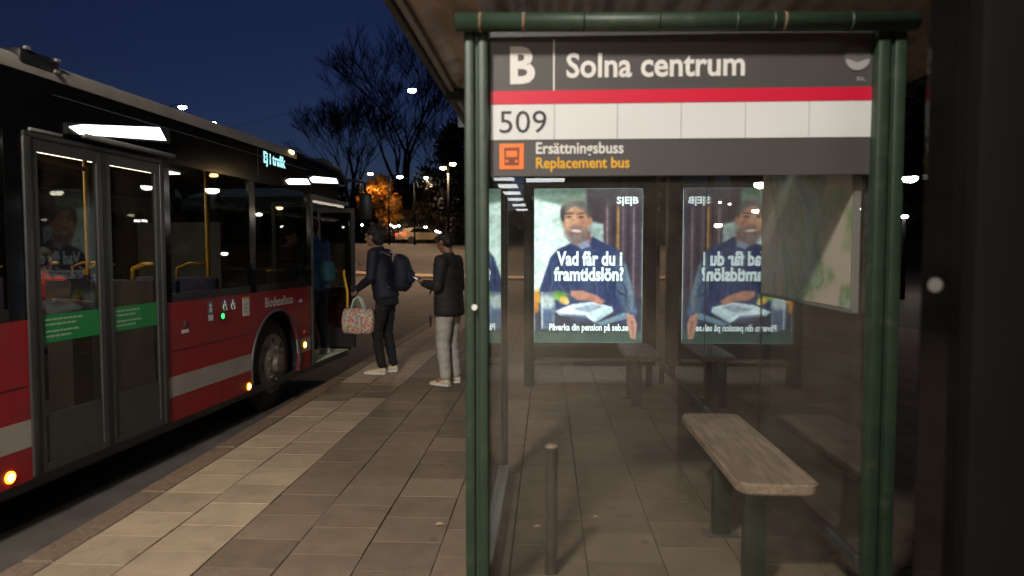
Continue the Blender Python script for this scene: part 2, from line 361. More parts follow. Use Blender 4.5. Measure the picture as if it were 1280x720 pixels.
for kk, mm in (('pale_slabs', 'slabw'), ('brown_slabs', 'slab1')):
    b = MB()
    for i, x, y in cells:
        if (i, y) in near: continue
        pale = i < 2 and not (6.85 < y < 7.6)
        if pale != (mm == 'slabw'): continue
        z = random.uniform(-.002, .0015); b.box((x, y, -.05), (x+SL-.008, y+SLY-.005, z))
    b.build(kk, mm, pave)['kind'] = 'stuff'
kerb = struct('kerb', MB().box((KX0+.01, PY0, -.2), (KX1-.004, PY1, -.02)), 'joint')
ks = [MB().box((0, 0, -.18), (KX1-KX0-.004, .992, 0), .012).build('kerb_stone', k, None) for k in ('kerb', 'kerb2')]
kd = [o.data for o in ks]
for o in ks: bpy.data.objects.remove(o)
for j in range(19):
    o = bpy.data.objects.new('kerb_stone', random.choice(kd)); COL.objects.link(o); o.parent = kerb
    o.location = (KX0+random.uniform(-.003, .003), -1.8+j, .002+random.uniform(-.002, .002))
b = MB()
for j in range(24): b.box((KX0, PY0+j+.2, -.18), (KX1, PY0+j+1.19, .002))
b.build('far_kerb_stones', 'kerb', kerb)['kind'] = 'stuff'
# pale edge line of the pavement's far end, the island kerb beyond the road and the verge
vg = MB(); vx = np.linspace(-120, 60, 60); 
vg.add([(x, y, hgt(x, y)+.05) for y in (71, 80, 105, 140) for x in vx], [(j*60+i, j*60+i+1, (j+1)*60+i+1, (j+1)*60+i) for j in range(3) for i in range(59)])
struct('grass_verge', vg, 'grass')
isl = MB()
pts = [(-26+i*1.2, 33+2.2*sin((i)*.22)) for i in range(24)]
for (x0, y0), (x1, y1) in zip(pts, pts[1:]):
    v = []
    for (x, y) in ((x0, y0), (x1, y1)):
        for dy, dz in ((0, 0), (0, .11), (1.1, .11), (1.1, 0)): v.append((x, y+dy, hgt(x, y+dy)+dz))
    isl.add(v, [(0,1,5,4),(1,2,6,5),(2,3,7,6)])
struct('traffic_island', isl, 'slabw')

# ================================================================== SHELTER
SH = thing('bus_shelter', (0, 0, 0), 'green steel and glass bus shelter with corrugated roof beside the pavement', 'bus shelter')
Y0 = 2.8; XL, XR = -.285, 1.335
def post(x, y, z0=0, z1=2.41, w=.096, d=.07, m='green', name='post'):
    b = MB(); b.box((x-w/2, y-d/2, z0), (x-.006, y+d/2, z1), .012); b.box((x+.006, y-d/2, z0), (x+w/2, y+d/2, z1), .012)
    b.box((x-.012, y-d/2+.018, z0), (x+.012, y+d/2-.018, z1-.001)); return b.build(name, m, SH, 'auto')
p1 = post(XL, Y0)
MB().tube([(XL-.008, Y0-.043, 1.30), (XL-.008, Y0-.034, 1.30)], .012, 12).build('bolt', 'signwhite', p1)
post(XR-.005, Y0, w=.11)
post(-.287, 4.53, w=.055, d=.055, m='dgreen'); 
for y in (4.23, 5.7, 7.99): post(XR-.01, y, w=.055, d=.055, m='dgreen')
tb = MB().tube([(XL-.075, Y0-.06, 2.425), (XR+.068, Y0-.06, 2.40)], .036, 16).build('top_beam', 'green', SH, True)
for i, x in enumerate((-.27, -.1, .13, .42, .72, .86, .9, 1.15)):
    MB().tube([(x, Y0-.06, 2.4245-.0139*(x-XL+.075)), (x+.012, Y0-.06, 2.4243-.0139*(x-XL+.075))], .0375, 16).build('beam_band', 'kerb2' if i in (0, 1, 6) else 'green', tb, True)
MB().box((XL+.05, Y0+.045, 2.36), (XR-.06, Y0+.075, 2.42), .004).build('sign_rail', 'dgrey', SH)
for x in (XL-.01, XR+.0):
    MB().box((x-.02, Y0+.06, 2.40), (x+.02, 8.1, 2.46), .006).build('roof_beam', 'dgreen', SH)
MB().box((XL+.05, Y0+.046, .10), (XR-.06, Y0+.054, 2.36)).build('glass_panel', 'glass', SH)
MB().box((XL+.05, Y0+.02, .055), (XR-.06, Y0+.07, .10), .006).build('bottom_rail', 'dgreen', SH)
MB().box((-.292, Y0+.045, .115), (-.282, 4.50, 2.38)).build('glass_panel', 'glass', SH)
MB().box((-.315, Y0+.045, .045), (-.245, 4.50, .115), .012).build('bottom_rail', 'grey', SH, 'auto')
ys_ = [Y0+.045, 4.20, 5.67, 7.96]
for a, c in zip(ys_, ys_[1:]):
    MB().box((1.285, a+.02 if a > 3 else a, .27), (1.293, c-.02, 2.38)).build('glass_panel', 'rearglass', SH)
    MB().box((1.27, a+.02 if a > 3 else a, .225), (1.31, c-.02, .27), .006).build('bottom_rail', 'dgrey', SH)
# corrugated roof sheet
b = MB(); n = 150; X0, X1 = -.66, 2.30; top = []; 
prof = [(X0+(X1-X0)*i/n, 2.60+.013*sin((X0+(X1-X0)*i/n)*2*pi/.135)+.0*i) for i in range(n+1)]
b.add([(x, y, z) for y in (2.66, 8.35) for x, z in prof]+[(x, y, z+.012) for y in (2.66, 8.35) for x, z in prof],
      [(i, i+1, n+2+i, n+1+i) for i in range(n)]+[(2*n+2+i, 3*n+3+i, 3*n+4+i, 2*n+3+i) for i in range(n)])
b.build('roof_sheet', mat('corrugated_sheet', (.42, .34, .28), .5, metal=0, var=.3, scale=3, dirt=((.2, .15, .12), .8, 5, .45)), SH, True)
b = MB(); b.box((X0-.035, 2.64, 2.575), (X0+.0, 8.37, 2.69), .008); b.build('roof_fascia', 'dgrey', SH, 'auto')
MB().box((X0+.03, 2.52, 2.558), (X0+.06, 8.33, 2.582), .004).build('roof_trim', 'grey', SH)
MB().box((X1, 2.64, 2.575), (X1+.035, 8.37, 2.69), .008).build('roof_fascia', 'dgrey', SH, 'auto')
for y in (4.5, 6.2, 8.0): MB().box((X0, y-.025, 2.50), (X1, y+.025, 2.58), .006).build('roof_purlin', 'dgreen', SH)
for y in (4.53, 8.0):
    MB().box((XL-.02, y-.02, 2.41), (XR+.02, y+.02, 2.50), .004).build('roof_bracket', 'dgreen', SH)
# ------------------------------------------------------------------ stop sign
SG = thing('stop_sign', (0, Y0+.02, 1.83), 'grey stop sign with white route row and red stripe across the shelter end', 'sign')
SG.scale = (1.013, 1, 1.008)
def sp(x, z): return x, z-1.83
def sbox(x0, z0, x1, z1, name, m, d0=.0, d1=.004, ch=0, parent=SG):
    return MB().box((x0, -d1, z0-1.83), (x1, -d0, z1-1.83), ch).build(name, m, parent)
sbox(-.232, 1.832, 1.268, 2.385, 'board', 'signdark', -.02, 0)
sbox(-.230, 2.119, 1.266, 2.171, 'red_stripe', 'signred')
cells_x = [-.230, .027, .277, .527, .777, 1.022, 1.266]
for a, c in zip(cells_x, cells_x[1:]): sbox(a+.001, 1.977, c-.001, 2.1165, 'route_card', 'signwhite')
sbox(.0215, 2.172, .0275, 2.372, 'divider', 'whiteprint', 0, .002)
def st(s, x0, z0, x1, z1, m, bold=0, name='lettering', y=-.0055): return text(name, s, x0, z0-1.83, x1-x0, z1-z0, m, SG, y=y, bold=bold)
st('B', -.150, 2.198, -.050, 2.346, 'whiteprint', .035, y=-.003)
st('Solna centrum', .074, 2.219, .772, 2.318, 'whiteprint', .022, y=-.003)
st('509', -.192, 2.003, -.004, 2.092, 'ink')
st('Ersättningsbuss', -.046, 1.905, .302, 1.966, 'whiteprint', .018, y=-.003)
st('Replacement bus', -.046, 1.848, .326, 1.906, 'gold', .018, y=-.003)
ic = MB().box((-.193, -.004, 1.858-1.83), (-.094, -.0, 1.962-1.83), .003).build('symbol_plate', 'orange', SG)
b = MB(); b.prism([(-.172, .045), (-.115, .045), (-.113, .115), (-.174, .115)], 1, -.0055, -.0045); b.build('bus_outline', 'symdark', ic)
b = MB(); b.box((-.166, -.0065, .078), (-.121, -.006, .103)); b.build('bus_window', 'orange', ic)
for q_ in (-.168, -.130): MB().box((q_, -.0065, .056), (q_+.011, -.006, .066)).build('headlight', 'orange', ic)
lgm = None
lg = MB(); lg.tube([(1.203, -.002, 2.282-1.83), (1.203, -.003, 2.282-1.83)], .05, 32); lg.build('round_logo', 'seatgrey', SG)
lgm = mat('logo_grey', (.34, .34, .34), .5)
b = MB(); b.prism([(1.203+.046*cos(t), .452+.046*sin(t)) for t in np.linspace(-pi*.97, -pi*.03, 16)] + [(1.235, .447), (1.203, .435), (1.171, .447)], 1, -.004, -.0035); b.build('logo_sweep', lgm, SG)
st('SL', 1.20, 2.195, 1.236, 2.210, lgm, .02, y=-.003)
# ------------------------------------------------------------------ benches
def bench(y0, y1, x0, x1, z, label, legs):
    t = thing('bench', ((x0+x1)/2, (y0+y1)/2, 0), label, 'bench', group='benches in the shelter')
    w = (x1-x0)/2; h = (y1-y0)/2; r = .07; poly = []
    for cx, cy, a0 in ((w-r, h-r, 0), (-w+r, h-r, 90), (-w+r, -h+r, 180), (w-r, -h+r, 270)):
        for k in range(6): a = radians(a0+k*18); poly.append((cx+r*cos(a), cy+r*sin(a)))
    bm = bmesh.new(); vv = [bm.verts.new((x, y, z-.052)) for x, y in poly]; f = bm.faces.new(vv)
    e = bmesh.ops.extrude_face_region(bm, geom=[f]); bmesh.ops.translate(bm, verts=[q for q in e['geom'] if isinstance(q, bmesh.types.BMVert)], vec=(0, 0, .052))
    ed = [q for q in bm.edges if abs(q.verts[0].co.z-q.verts[1].co.z) < .001]
    bmesh.ops.bevel(bm, geom=ed, offset=.010, segments=3, affect='EDGES'); b = MB(); b.addbm(bm); b.build('seat', 'wood', t, 'auto')
    for ly in legs:
        yy = ly-(y0+y1)/2; b = MB(); b.box((-.11, yy-.028, .01), (-.01, yy+.028, z-.06), .008); l = b.build('leg', 'dgreen', t, 'auto')
        MB().box((-.15, yy-.05, 0), (.03, yy+.05, .012), .003).build('foot_plate', 'dgrey', l)
        MB().box((-.15, yy-.02, z-.062), (.15, yy+.02, z-.0525)).build('bracket', 'dgreen', l)
    return t
bench(2.95, 4.27, .825, 1.178, .53, 'wooden bench nearest the camera inside the glass shelter', (3.12, 3.70))
bench(6.60, 7.56, .76, 1.115, .53, 'small wooden bench in front of the lit advertisement', (6.75, 7.2))
# ------------------------------------------------------------------ map case on rear wall
MC = thing('map_case', (1.25, 3.49, 1.27), 'pale city map in a case on the rear glass of the shelter', 'map')
MB().box((-.0, -.60, .0), (.03, .60, 1.12), .004).build('case', 'grey', MC)
MB().box((-.004, -.585, .02), (-.001, .585, 1.10)).build('map_sheet', 'map', MC)
# ------------------------------------------------------------------ bollard, litter
t = thing('steel_post', (.022, 3.2, 0), 'short rusty brown steel post inside the shelter end', 'bollard')
MB().tube([(0, 0, 0), (0, 0, .607)], .030, 16).build('shaft', 'rust', t, 'auto'); MB().tube([(0, 0, .607), (0, 0, .615), (0, 0, .618)], [.031, .028, .018], 16).build('cap', 'wood', t, True)
for i, (x, y, s) in enumerate(((550, 657, .03), (745, 648, .02), (672, 660, .025))):
    yy = 1.52*860/(y-316); p = (px(x, y, yy*.98)); k = (1.52)/(1.52-p.z); P = Vector((p.x*k, p.y*k, .006))
    b = MB(); b.add([(-s, -s*.3, 0), (0, -s*.5, .006), (s, 0, .002), (s*.2, s*.6, .008), (-s*.7, s*.4, .004), (0, 0, .016)], [(0,1,5),(1,2,5),(2,3,5),(3,4,5),(4,0,5),(4,3,2,1,0)])
    o = b.build('dry_leaf', 'slabw', None, loc=P); tag(o, ['dry pale leaf lying on the paving left of the shelter post', 'small leaf on the paving before the far bench', 'crumpled leaf beside the short steel post'][i], 'leaf')
# ------------------------------------------------------------------ advertising display (painted on a fine grid)
AD = thing('advertising_display', (.47, 7.82, 0), 'lit advertising display with smiling man poster at the shelter far end', 'advertisement')
AX0, AX1, AZ0, AZ1 = -.145, 1.062, .51, 2.235
def fr(name, x0, z0, x1, z1, y0=-.0665, y1=.14, m='dgreen', ch=.01): return MB().box((x0-.47, y0, z0), (x1-.47, y1, z1), ch).build(name, m, AD, 'auto')
fr('side_frame', -.262, .0, -.146, 2.40); fr('side_frame', 1.063, .25, 1.22, 2.40); fr('top_frame', -.145, 2.236, 1.062, 2.40, -.0655, .135)
fr('bottom_frame', -.145, .33, 1.062, .509, -.0655, .135); fr('lower_rail', -.15, .24, 1.068, .285, -.03, .03, 'dgrey', .004)
fr('leg', 1.12, 0, 1.19, .248, -.03, .03)
NX, NZ = 190, 268
U, V = np.meshgrid(np.linspace(0, 1, NX+1), np.linspace(0, 1, NZ+1))     # V downwards
PXX = 668+135*U; PYY = 237+191*V
img = np.zeros((NZ+1, NX+1, 3)); img[:] = np.array([212, 232, 222])/255
def blend(mask, c): 
    global img
    c = np.array(c)/255 if not isinstance(c, np.ndarray) or c.ndim == 1 else c
    img = img*(1-mask[..., None])+c*mask[..., None]
def soft(d, w=1.0): return 1/(1+np.exp(np.clip(d/w*2.2, -40, 40)))
def poly(pts, w=.9):
    pts = np.array(pts, float); inside = np.zeros(PXX.shape, bool); dmin = np.full(PXX.shape, 1e9); n = len(pts)
    for i in range(n):
        a = pts[i]; c = pts[(i+1) % n]
        cond = ((a[1] > PYY) != (c[1] > PYY)) & (PXX < (c[0]-a[0])*(PYY-a[1])/((c[1]-a[1]) if c[1] != a[1] else 1e-9)+a[0]); inside ^= cond
        e = c-a; tt = np.clip(((PXX-a[0])*e[0]+(PYY-a[1])*e[1])/(e@e), 0, 1); dmin = np.minimum(dmin, np.hypot(PXX-a[0]-tt*e[0], PYY-a[1]-tt*e[1]))
    return soft(np.where(inside, -dmin, dmin), w)
def ell(cx, cy, rx, ry, ang=0, w=.9):
    c, s_ = cos(ang), sin(ang); x = (PXX-cx)*c+(PYY-cy)*s_; y = -(PXX-cx)*s_+(PYY-cy)*c
    return soft((np.sqrt((x/rx)**2+(y/ry)**2)-1)*min(rx, ry), w)
blend(soft(PYY-(250+(PXX-668)*.22), 3), (104, 124, 112)); blend(soft(PYY-243, 2)*.5, (70, 84, 78))
blend(poly([(668, 296), (735, 306), (735, 312), (668, 300)], 2)*.25, (150, 180, 168))
blend(poly([(733, 237), (803, 237), (803, 430), (733, 430)], 2), (66, 56, 66))
blend(poly([(732, 275), (754, 281), (755, 312), (732, 308)], 1.5), (160, 178, 174)); blend(poly([(738, 290), (750, 285), (748, 305), (738, 304)], 2)*.4, (120, 130, 130))
for x, c, w_ in ((759, (128, 108, 112), 1.6), (767, (48, 38, 46), 2.5), (772.5, (178, 128, 66), 1.6), (779, (96, 84, 94), 1.5), (785, (50, 42, 52), 2), (792, (120, 108, 118), 1.4), (799, (56, 50, 64), 3)):
    blend(np.exp(-((PXX-x)/w_)**2)*soft(258-PYY, 6)*.85, c)
blend(soft(PYY-252, 5)*soft(738-PXX, 3)*.6, (74, 74, 76))
# table, glass, flowers
blend(poly([(668, 386), (803, 372), (803, 430), (668, 430)], 2), (40, 48, 66)); blend(soft(414-PYY, 2.5), (54, 74, 68))
# jacket
jk = poly([(668, 384), (678, 352), (688, 322), (697, 312), (712, 305), (722, 300), (742, 297), (757, 305), (772, 311), (781, 324), (789, 352), (797, 388), (795, 404), (776, 404), (768, 388), (668, 389)], 1.0)
blend(jk, (44, 58, 96)); blend(jk*poly([(722, 300), (742, 297), (748, 392), (733, 392)], 3)*.5, (62, 80, 108))
blend(jk*poly([(770, 318), (782, 328), (797, 392), (782, 398), (770, 350)], 3)*.75, (84, 104, 118)); blend(jk*np.clip(np.sin(PXX*.55+PYY*.31)*np.sin(PYY*.43-PXX*.12), 0, 1)*.30, (34, 44, 84))
for fx, fy, tx, ty in ((690, 330, 684, 372), (700, 318, 704, 345), (752, 322, 760, 368), (764, 330, 772, 380), (710, 356, 730, 392), (744, 340, 742, 385), (776, 340, 788, 392), (696, 352, 712, 380), (770, 360, 784, 370)):
    e_ = np.hypot(tx-fx, ty-fy); u_ = ((PXX-fx)*(tx-fx)+(PYY-fy)*(ty-fy))/e_; v_ = ((PXX-fx)*(ty-fy)-(PYY-fy)*(tx-fx))/e_+1.5*np.sin(u_*.2); ml_ = np.exp(-(v_/1.5)**2)*np.exp(-((u_-e_/2)/(e_*.4))**2)
    blend(jk*ml_*.55, (22, 30, 56)); blend(jk*np.exp(-((v_-2.6)/1.4)**2)*np.exp(-((u_-e_/2)/(e_*.4))**2)*.4, (92, 110, 138))
blend(jk*poly([(780, 330), (786, 332), (794, 372), (790, 388)], 1.2)*.45, (150, 166, 160))
blend(poly([(736, 304), (742, 296), (747, 306), (741, 312)], .8)*.8, (36, 46, 90))
# neck and head
blend(poly([(714, 294), (738, 290), (739, 303), (728, 311), (716, 305)], 1.2), (128, 88, 84)); blend(poly([(722, 306), (736, 300), (738, 308), (727, 312)], 1)*.9, (128, 146, 178))
blend(ell(719.5, 276, 16.2, 25, -.12, 1), (196, 140, 112)); blend(ell(715, 268, 9, 12, -.1, 5)*.5, (226, 176, 142)); blend(ell(731, 283, 5, 18, -.1, 4)*.35, (148, 96, 82))
hm = ell(718.5, 267, 18, 15.5, -.12, 1.0)*(1-ell(720.5, 281, 15.6, 22.5, -.12, 1.6)); blend(hm, (80, 88, 88)); blend(hm*np.clip(.5+.5*np.sin(PXX*1.9+PYY*.7), 0, 1)*.5, (104, 116, 114)); blend(hm*ell(711, 252, 9, 5, -.3, 3)*.5, (138, 150, 146))
blend(ell(713, 289, 4, 8, .2, 2)*.4, (222, 168, 136)); blend(ell(729, 288, 4, 8, -.2, 2)*.3, (210, 150, 124))
blend(ell(703.5, 268, 2.5, 9, 0, 1.2), (58, 62, 64)); blend(ell(737, 264, 2.5, 8, 0, 1.2), (62, 64, 68)); blend(ell(738, 277, 2.3, 5, 0, 1), (190, 128, 104))
blend(ell(721, 294, 13, 12, -.12, 2)*.72, (146, 128, 132)); pass
blend(ell(720, 284.6, 8, 1.4, .05, .9)*.6, (118, 98, 96))
for ex in (711.5, 726.5):
    blend(ell(ex, 272, 3.2, 1.3, -.1, .7)*.95, (48, 36, 38)); blend(ell(ex-.2, 267.6, 5, 1.2, -.1, .8)*.8, (66, 52, 50)); blend(ell(ex, 275, 4, 1.4, 0, 1.2)*.35, (140, 92, 78))
blend(ell(712, 281, 5, 7, 0, 3)*.25, (230, 170, 140)); blend(poly([(703, 284), (706, 297), (714, 304), (726, 304), (735, 296), (737, 284), (731, 290), (720, 285), (709, 290)], 2)*.5, (96, 90, 92)); blend(ell(708, 262, 3, 8, .2, 3)*.3, (150, 100, 84)); blend(ell(719, 277.5, 2.2, 5, -.1, 1.4)*.4, (232, 184, 150)); blend(ell(719.5, 281.8, 3.6, 1.3, 0, .8)*.5, (140, 84, 72))
blend(ell(720, 290, 8.2, 3.4, .08, 1)*.95, (158, 92, 86)); blend(ell(720.4, 289.2, 6.6, 2.0, .08, .7), (226, 214, 206)); blend(ell(728, 271, 11, 20, -.1, 5)*.22, (120, 80, 70)); blend(ell(713, 276, 5, 5, 0, 3)*.35, (226, 172, 140))
# papers, hands, glass
blend(poly([(694, 389), (716, 380), (742, 377), (764, 383), (767, 388), (742, 402), (734, 397), (700, 394)], 1), (214, 228, 234))
blend(poly([(716, 386), (740, 380), (756, 383), (736, 391)], 1.2)*.6, (110, 124, 150)); blend(poly([(737, 391), (766, 383), (767, 390), (744, 404)], .8)*.8, (190, 214, 220))
blend(poly([(700, 392), (733, 394), (742, 404), (722, 402)], 1.2)*.7, (60, 74, 104)); blend(poly([(745, 404), (782, 390), (784, 398), (752, 407)], 1)*.8, (130, 160, 180))
blend(poly([(714, 364), (728, 363), (746, 369), (757, 376), (752, 381), (738, 376), (722, 375), (714, 370)], 1.2), (176, 120, 104)); blend(ell(724, 367, 7, 3, .2, 2)*.5, (206, 150, 128))
blend(poly([(783, 391), (793, 394), (797, 406), (795, 424), (789, 422), (785, 408)], 1), (176, 128, 112)); blend(poly([(789, 400), (792, 400), (794, 420), (791, 420)], .8)*.5, (120, 76, 70))
blend(ell(671, 372, 6, 9, 0, 1.5), (214, 146, 52)); blend(ell(669, 384, 5, 7, 0, 1.5), (190, 118, 40))
blend(ell(700, 370, 10, 6, .2, 1.8), (92, 150, 72)); blend(ell(705, 375, 6, 5, .3, 1.2), (208, 168, 88)); blend(ell(694, 371, 4, 4, 0, 1.2)*.8, (150, 190, 90)); blend(ell(709, 378, 3, 3, 0, 1), (216, 190, 130))
gl = poly([(675, 365), (693, 365), (695, 384), (693, 411), (677, 411)], 1); blend(gl*.75, (120, 140, 158)); blend(gl*ell(684, 378, 9, 9, 0, 2)*.9, (196, 208, 204)); blend(gl*ell(684, 398, 7, 12, 0, 2)*.7, (58, 80, 116)); blend(gl*np.exp(-((PXX-678)/1.2)**2)*.7, (216, 226, 228))
for k_, am in ((7, .04), (17, .045), (40, .05)):      # photographic unevenness of tone
    gq = rng.standard_normal((k_*3//2+2, k_+2)); yi = V*(gq.shape[0]-2); xi = U*(gq.shape[1]-2); y0_ = yi.astype(int); x0_ = xi.astype(int); fy_ = yi-y0_; fx_ = xi-x0_; fy_ = fy_*fy_*(3-2*fy_); fx_ = fx_*fx_*(3-2*fx_)
    q_ = (gq[y0_, x0_]*(1-fx_)+gq[y0_, x0_+1]*fx_)*(1-fy_)+(gq[y0_+1, x0_]*(1-fx_)+gq[y0_+1, x0_+1]*fx_)*fy_; img = img*(1+am*np.clip(q_, -1.5, 1.5))[..., None]
img = np.clip(img*(1+.03*rng.standard_normal(img.shape[:2]))[..., None], 0, 1)
for _ in range(1): img = (img+np.roll(img, 1, 1)+np.roll(img, 1, 0)+np.roll(img, -1, 1)+np.roll(img, -1, 0))/5 if False else img
lin = np.where(img < .04045, img/12.92, ((img+.055)/1.055)**2.4)
def screen(side):
    xx = AX0+(AX1-AX0)*U; zz = AZ1-(AZ1-AZ0)*V
    if side > 0: xx = AX1-(AX1-AX0)*U
    yy = np.full_like(xx, -.06 if side < 0 else .10)
    co = np.stack([xx-.47, yy, zz], -1).reshape(-1, 3); idx = np.arange((NX+1)*(NZ+1)).reshape(NZ+1, NX+1)
    q = np.stack([idx[:-1, :-1], idx[1:, :-1], idx[1:, 1:], idx[:-1, 1:]], -1).reshape(-1, 4)
    me = bpy.data.meshes.new('poster'); me.from_pydata(co.tolist(), [], q.tolist()); ca = me.color_attributes.new('Col', 'FLOAT_COLOR', 'POINT')
    ca.data.foreach_set('color', np.concatenate([lin.reshape(-1, 3), np.ones((lin.shape[0]*lin.shape[1], 1))], 1).astype(np.float32).ravel())
    return link('poster', me, M['poster'], AD)
M['poster'] = vcmat('backlit_poster', 1.95)
screen(-1)
M['posterback'] = emat('backlit_back', (.70, .80, .95), 4)
MB().box((AX0-.47, .098, AZ0), (AX1-.47, .102, AZ1)).build('rear_poster', 'posterback', AD)
def adt(s, x0, y0, x1, y1, bold=.02, m='adtext', desc=0):
    a = AX0+(x0-668)/135*(AX1-AX0); b_ = AX0+(x1-668)/135*(AX1-AX0); c = AZ1-(y1-237)/191*(AZ1-AZ0); d = AZ1-(y0-237)/191*(AZ1-AZ0)
    return text('lettering', s, a-.47, c, b_-a, d-c, m, AD, y=-.064, bold=bold)
adt('Vad får du i', 696, 314, 778, 332.5, .04); adt('framtidslön?', 692.5, 333.5, 780, 351.5, .04); adt('S|E|B', 770.5, 247, 797.5, 258.5, .04)
adt('Påverka din pension på seb.se', 687, 404.5, 786, 416, .03)
MB().box((AX0-.47-.04, -.0705, AZ0-.04), (AX1-.47+.04, -.0675, AZ1+.04)).build('front_glass', 'adfront', AD)

# ================================================================== BUS  (local x outward to the pavement, y forward, z up, z=0 pavement level)
BA = atan2(.06, 1)
BUS = thing('city_bus', (-3.25, 0, -.13), 'red and black city bus with white stripe standing at the kerb', 'bus', rz=-BA)
R0, R1 = -2.35, 9.40; WD = -2.55; dz = .13
class BB(MB):
    def build(s, name, m, parent=BUS, smooth=False, **k):
        s.v = [(x, y, z+dz) for x, y, z in s.v]; return MB.build(s, name, m, parent, smooth, **k)
ZB, ZS0, ZS1, ZSILL, ZWT, ZT = .19, .385, .545, 1.13, 2.215, 2.585
WC, WR = 7.06, .555
def arch(z0, z1, y0, y1):       # side outline with wheel arch bitten out
    pts = [(y0, z0)]; zc = .36
    def yy(z): return sqrt(max(0, WR*WR-(z-zc)**2))
    if y0 < WC-.3 and y1 > WC+.3:
        pass
    return pts
def archpoly(z0, z1, left):
    zc = .36; pts = []
    ed = 5.165 if left else 7.93
    s = -1 if left else 1
    for k in range(9):
        z = z0+(z1-z0)*k/8; pts.append((WC+s*sqrt(max(0, WR*WR-(z-zc)**2)), z))
    return [(ed, z0)]+pts+[(ed, z1)]
TH = -.03
def side(poly, name, m, o=0.0, th=TH, parent=BUS):
    return BB().prism(poly, 0, o+th, o).build(name, m, parent)
# lower panels
side(archpoly(ZB, ZS0-.001, True), 'skirt_panel', 'red'); side(archpoly(ZS0, ZS1, True), 'white_stripe', 'whitep', .001); side(archpoly(ZB, ZS0-.001, False), 'skirt_panel', 'red'); side(archpoly(ZS0, ZS1, False), 'white_stripe', 'whitep', .001)
up = [(5.165, ZS1+.001), (WC-sqrt(WR**2-(ZS1-.36)**2), ZS1+.001)]+[(WC+WR*cos(a), .36+WR*sin(a)) for a in np.linspace(pi-.36, .36, 20)]+[(WC+sqrt(WR**2-(ZS1-.36)**2), ZS1+.001), (7.93, ZS1+.001), (7.93, ZSILL), (5.165, ZSILL)]
sp_ = side(up, 'side_panel', 'red')
b = BB(); b.tube([(-.0, WC+(WR+.005)*cos(a), .36+(WR+.005)*sin(a)) for a in np.linspace(pi+.25, -.25, 26)], .016, 8); b.build('arch_trim', 'dgrey', BUS, True)
b = BB(); n = 20
for i in range(n):
    a0, a1 = pi+.3-(pi+.6)*i/n, pi+.3-(pi+.6)*(i+1)/n; r = WR+.02
    b.add([(0-.03, WC+r*cos(a0), .36+r*sin(a0)), (0-.03, WC+r*cos(a1), .36+r*sin(a1)), (-.6, WC+r*cos(a1), .36+r*sin(a1)), (-.6, WC+r*cos(a0), .36+r*sin(a0))], [(0, 1, 2, 3)])
b.build('wheel_housing', 'black')
for n_, m_, z0, z1, o in (('skirt_panel', 'red', ZB, ZS0-.001, 0), ('white_stripe', 'whitep', ZS0, ZS1, .001), ('side_panel', 'red', ZS1+.001, ZSILL, 0)):
    BB().box((TH, R0, z0), (o, 3.845, z1)).build(n_, m_)
    BB().box((WD, R0, z0), (WD-TH-o, R1-.1, z1)).build(n_, m_)
# seams on the red flank
for y in (5.95, 6.5): BB().box((0, y-.002, ZB+.01), (.0015, y+.002, ZS0-.01)).build('seam', 'black')
BB().box((0, 5.2, .742), (.002, 6.49, .747)).build('seam', 'black'); BB().box((-.002, 1.2, .742), (.002, 3.82, .747)).build('seam', 'black')
# upper band, pillars
BB().box((TH, R0, ZWT), (0, 8.9, ZT-.02), .004).build('upper_band', 'blackgloss'); BB().box((WD, R0, ZWT), (WD-TH, R1-.1, ZT-.02)).build('upper_band', 'blackgloss')
BB().box((-.004, 4.1, 2.475), (.006, 7.9, 2.482)).build('drip_rail', 'dgrey'); BB().box((0, 6.70, 2.24), (.002, 6.705, 2.56)).build('seam', 'dgrey')
for y0, y1 in ((5.165, 5.25), (6.51, 6.63), (7.86, 7.985), (3.72, 3.845), (2.4, 2.5), (1.05, 1.15), (-.35, -.25), (R0, -1.75)):
    BB().box((TH, y0, ZSILL+.001), (.0, y1, ZWT-.001)).build('pillar', 'blackgloss')
wins = [(5.25, 6.51), (6.63, 7.86), (2.5, 3.72), (1.15, 2.4), (-.25, 1.05), (-1.75, -.35)]
for y0, y1 in wins:
    w = BB().box((-.014, y0, ZSILL+.07), (-.004, y1, ZWT-.002)).build('window', 'busglass')
    BB().box((TH+.004, y0+.001, ZSILL+.001), (.001, y1-.001, ZSILL+.069)).build('window_frame', 'black', w)
for y0, y1 in ((-2.2, -.3), (-.2, 1.7), (1.8, 3.7), (3.8, 5.7), (5.8, 7.6), (7.7, 9.1)):
    BB().box((WD+.004, y0, ZSILL+.01), (WD+.014, y1, ZWT-.01)).build('window', 'busglass'); BB().box((WD, y1, ZSILL), (WD+.03, y1+.1, ZWT)).build('pillar', 'blackgloss')
# roof
b = BB(); pr = [(0, ZT-.018), (.004, ZT+.02), (-.01, ZT+.06), (-.05, ZT+.085), (-.16, ZT+.12), (-.5, ZT+.18), (-1.275, ZT+.2), (-2.05, ZT+.18), (-2.4, ZT+.12), (-2.5, ZT+.08), (-2.55, ZT+.04), (-2.55, ZT-.018)]
ysx = [R0, 7.62]; b.add([(x, y, z) for y in ysx for x, z in pr], [(i, i+1, i+1+len(pr), i+len(pr)) for i in range(len(pr)-1)]+[tuple(range(len(pr))), tuple(range(2*len(pr)-1, len(pr)-1, -1))]); b.build('roof', 'cream', BUS, 'auto')
b = BB(); st_ = [(7.622, 0, 0), (8.3, .0, -.03), (8.8, .0, -.04), (9.1, -.02, -.1), (9.3, -.06, -.22), (9.38, -.12, -.36)]; L = len(pr); vs = []
for y, ins, dzz in st_: vs += [(min(-.0, x)+ins if x > -1.2 else x-ins, y, z+dzz*(1 if z > ZT+.0 else .6)) for x, z in pr]
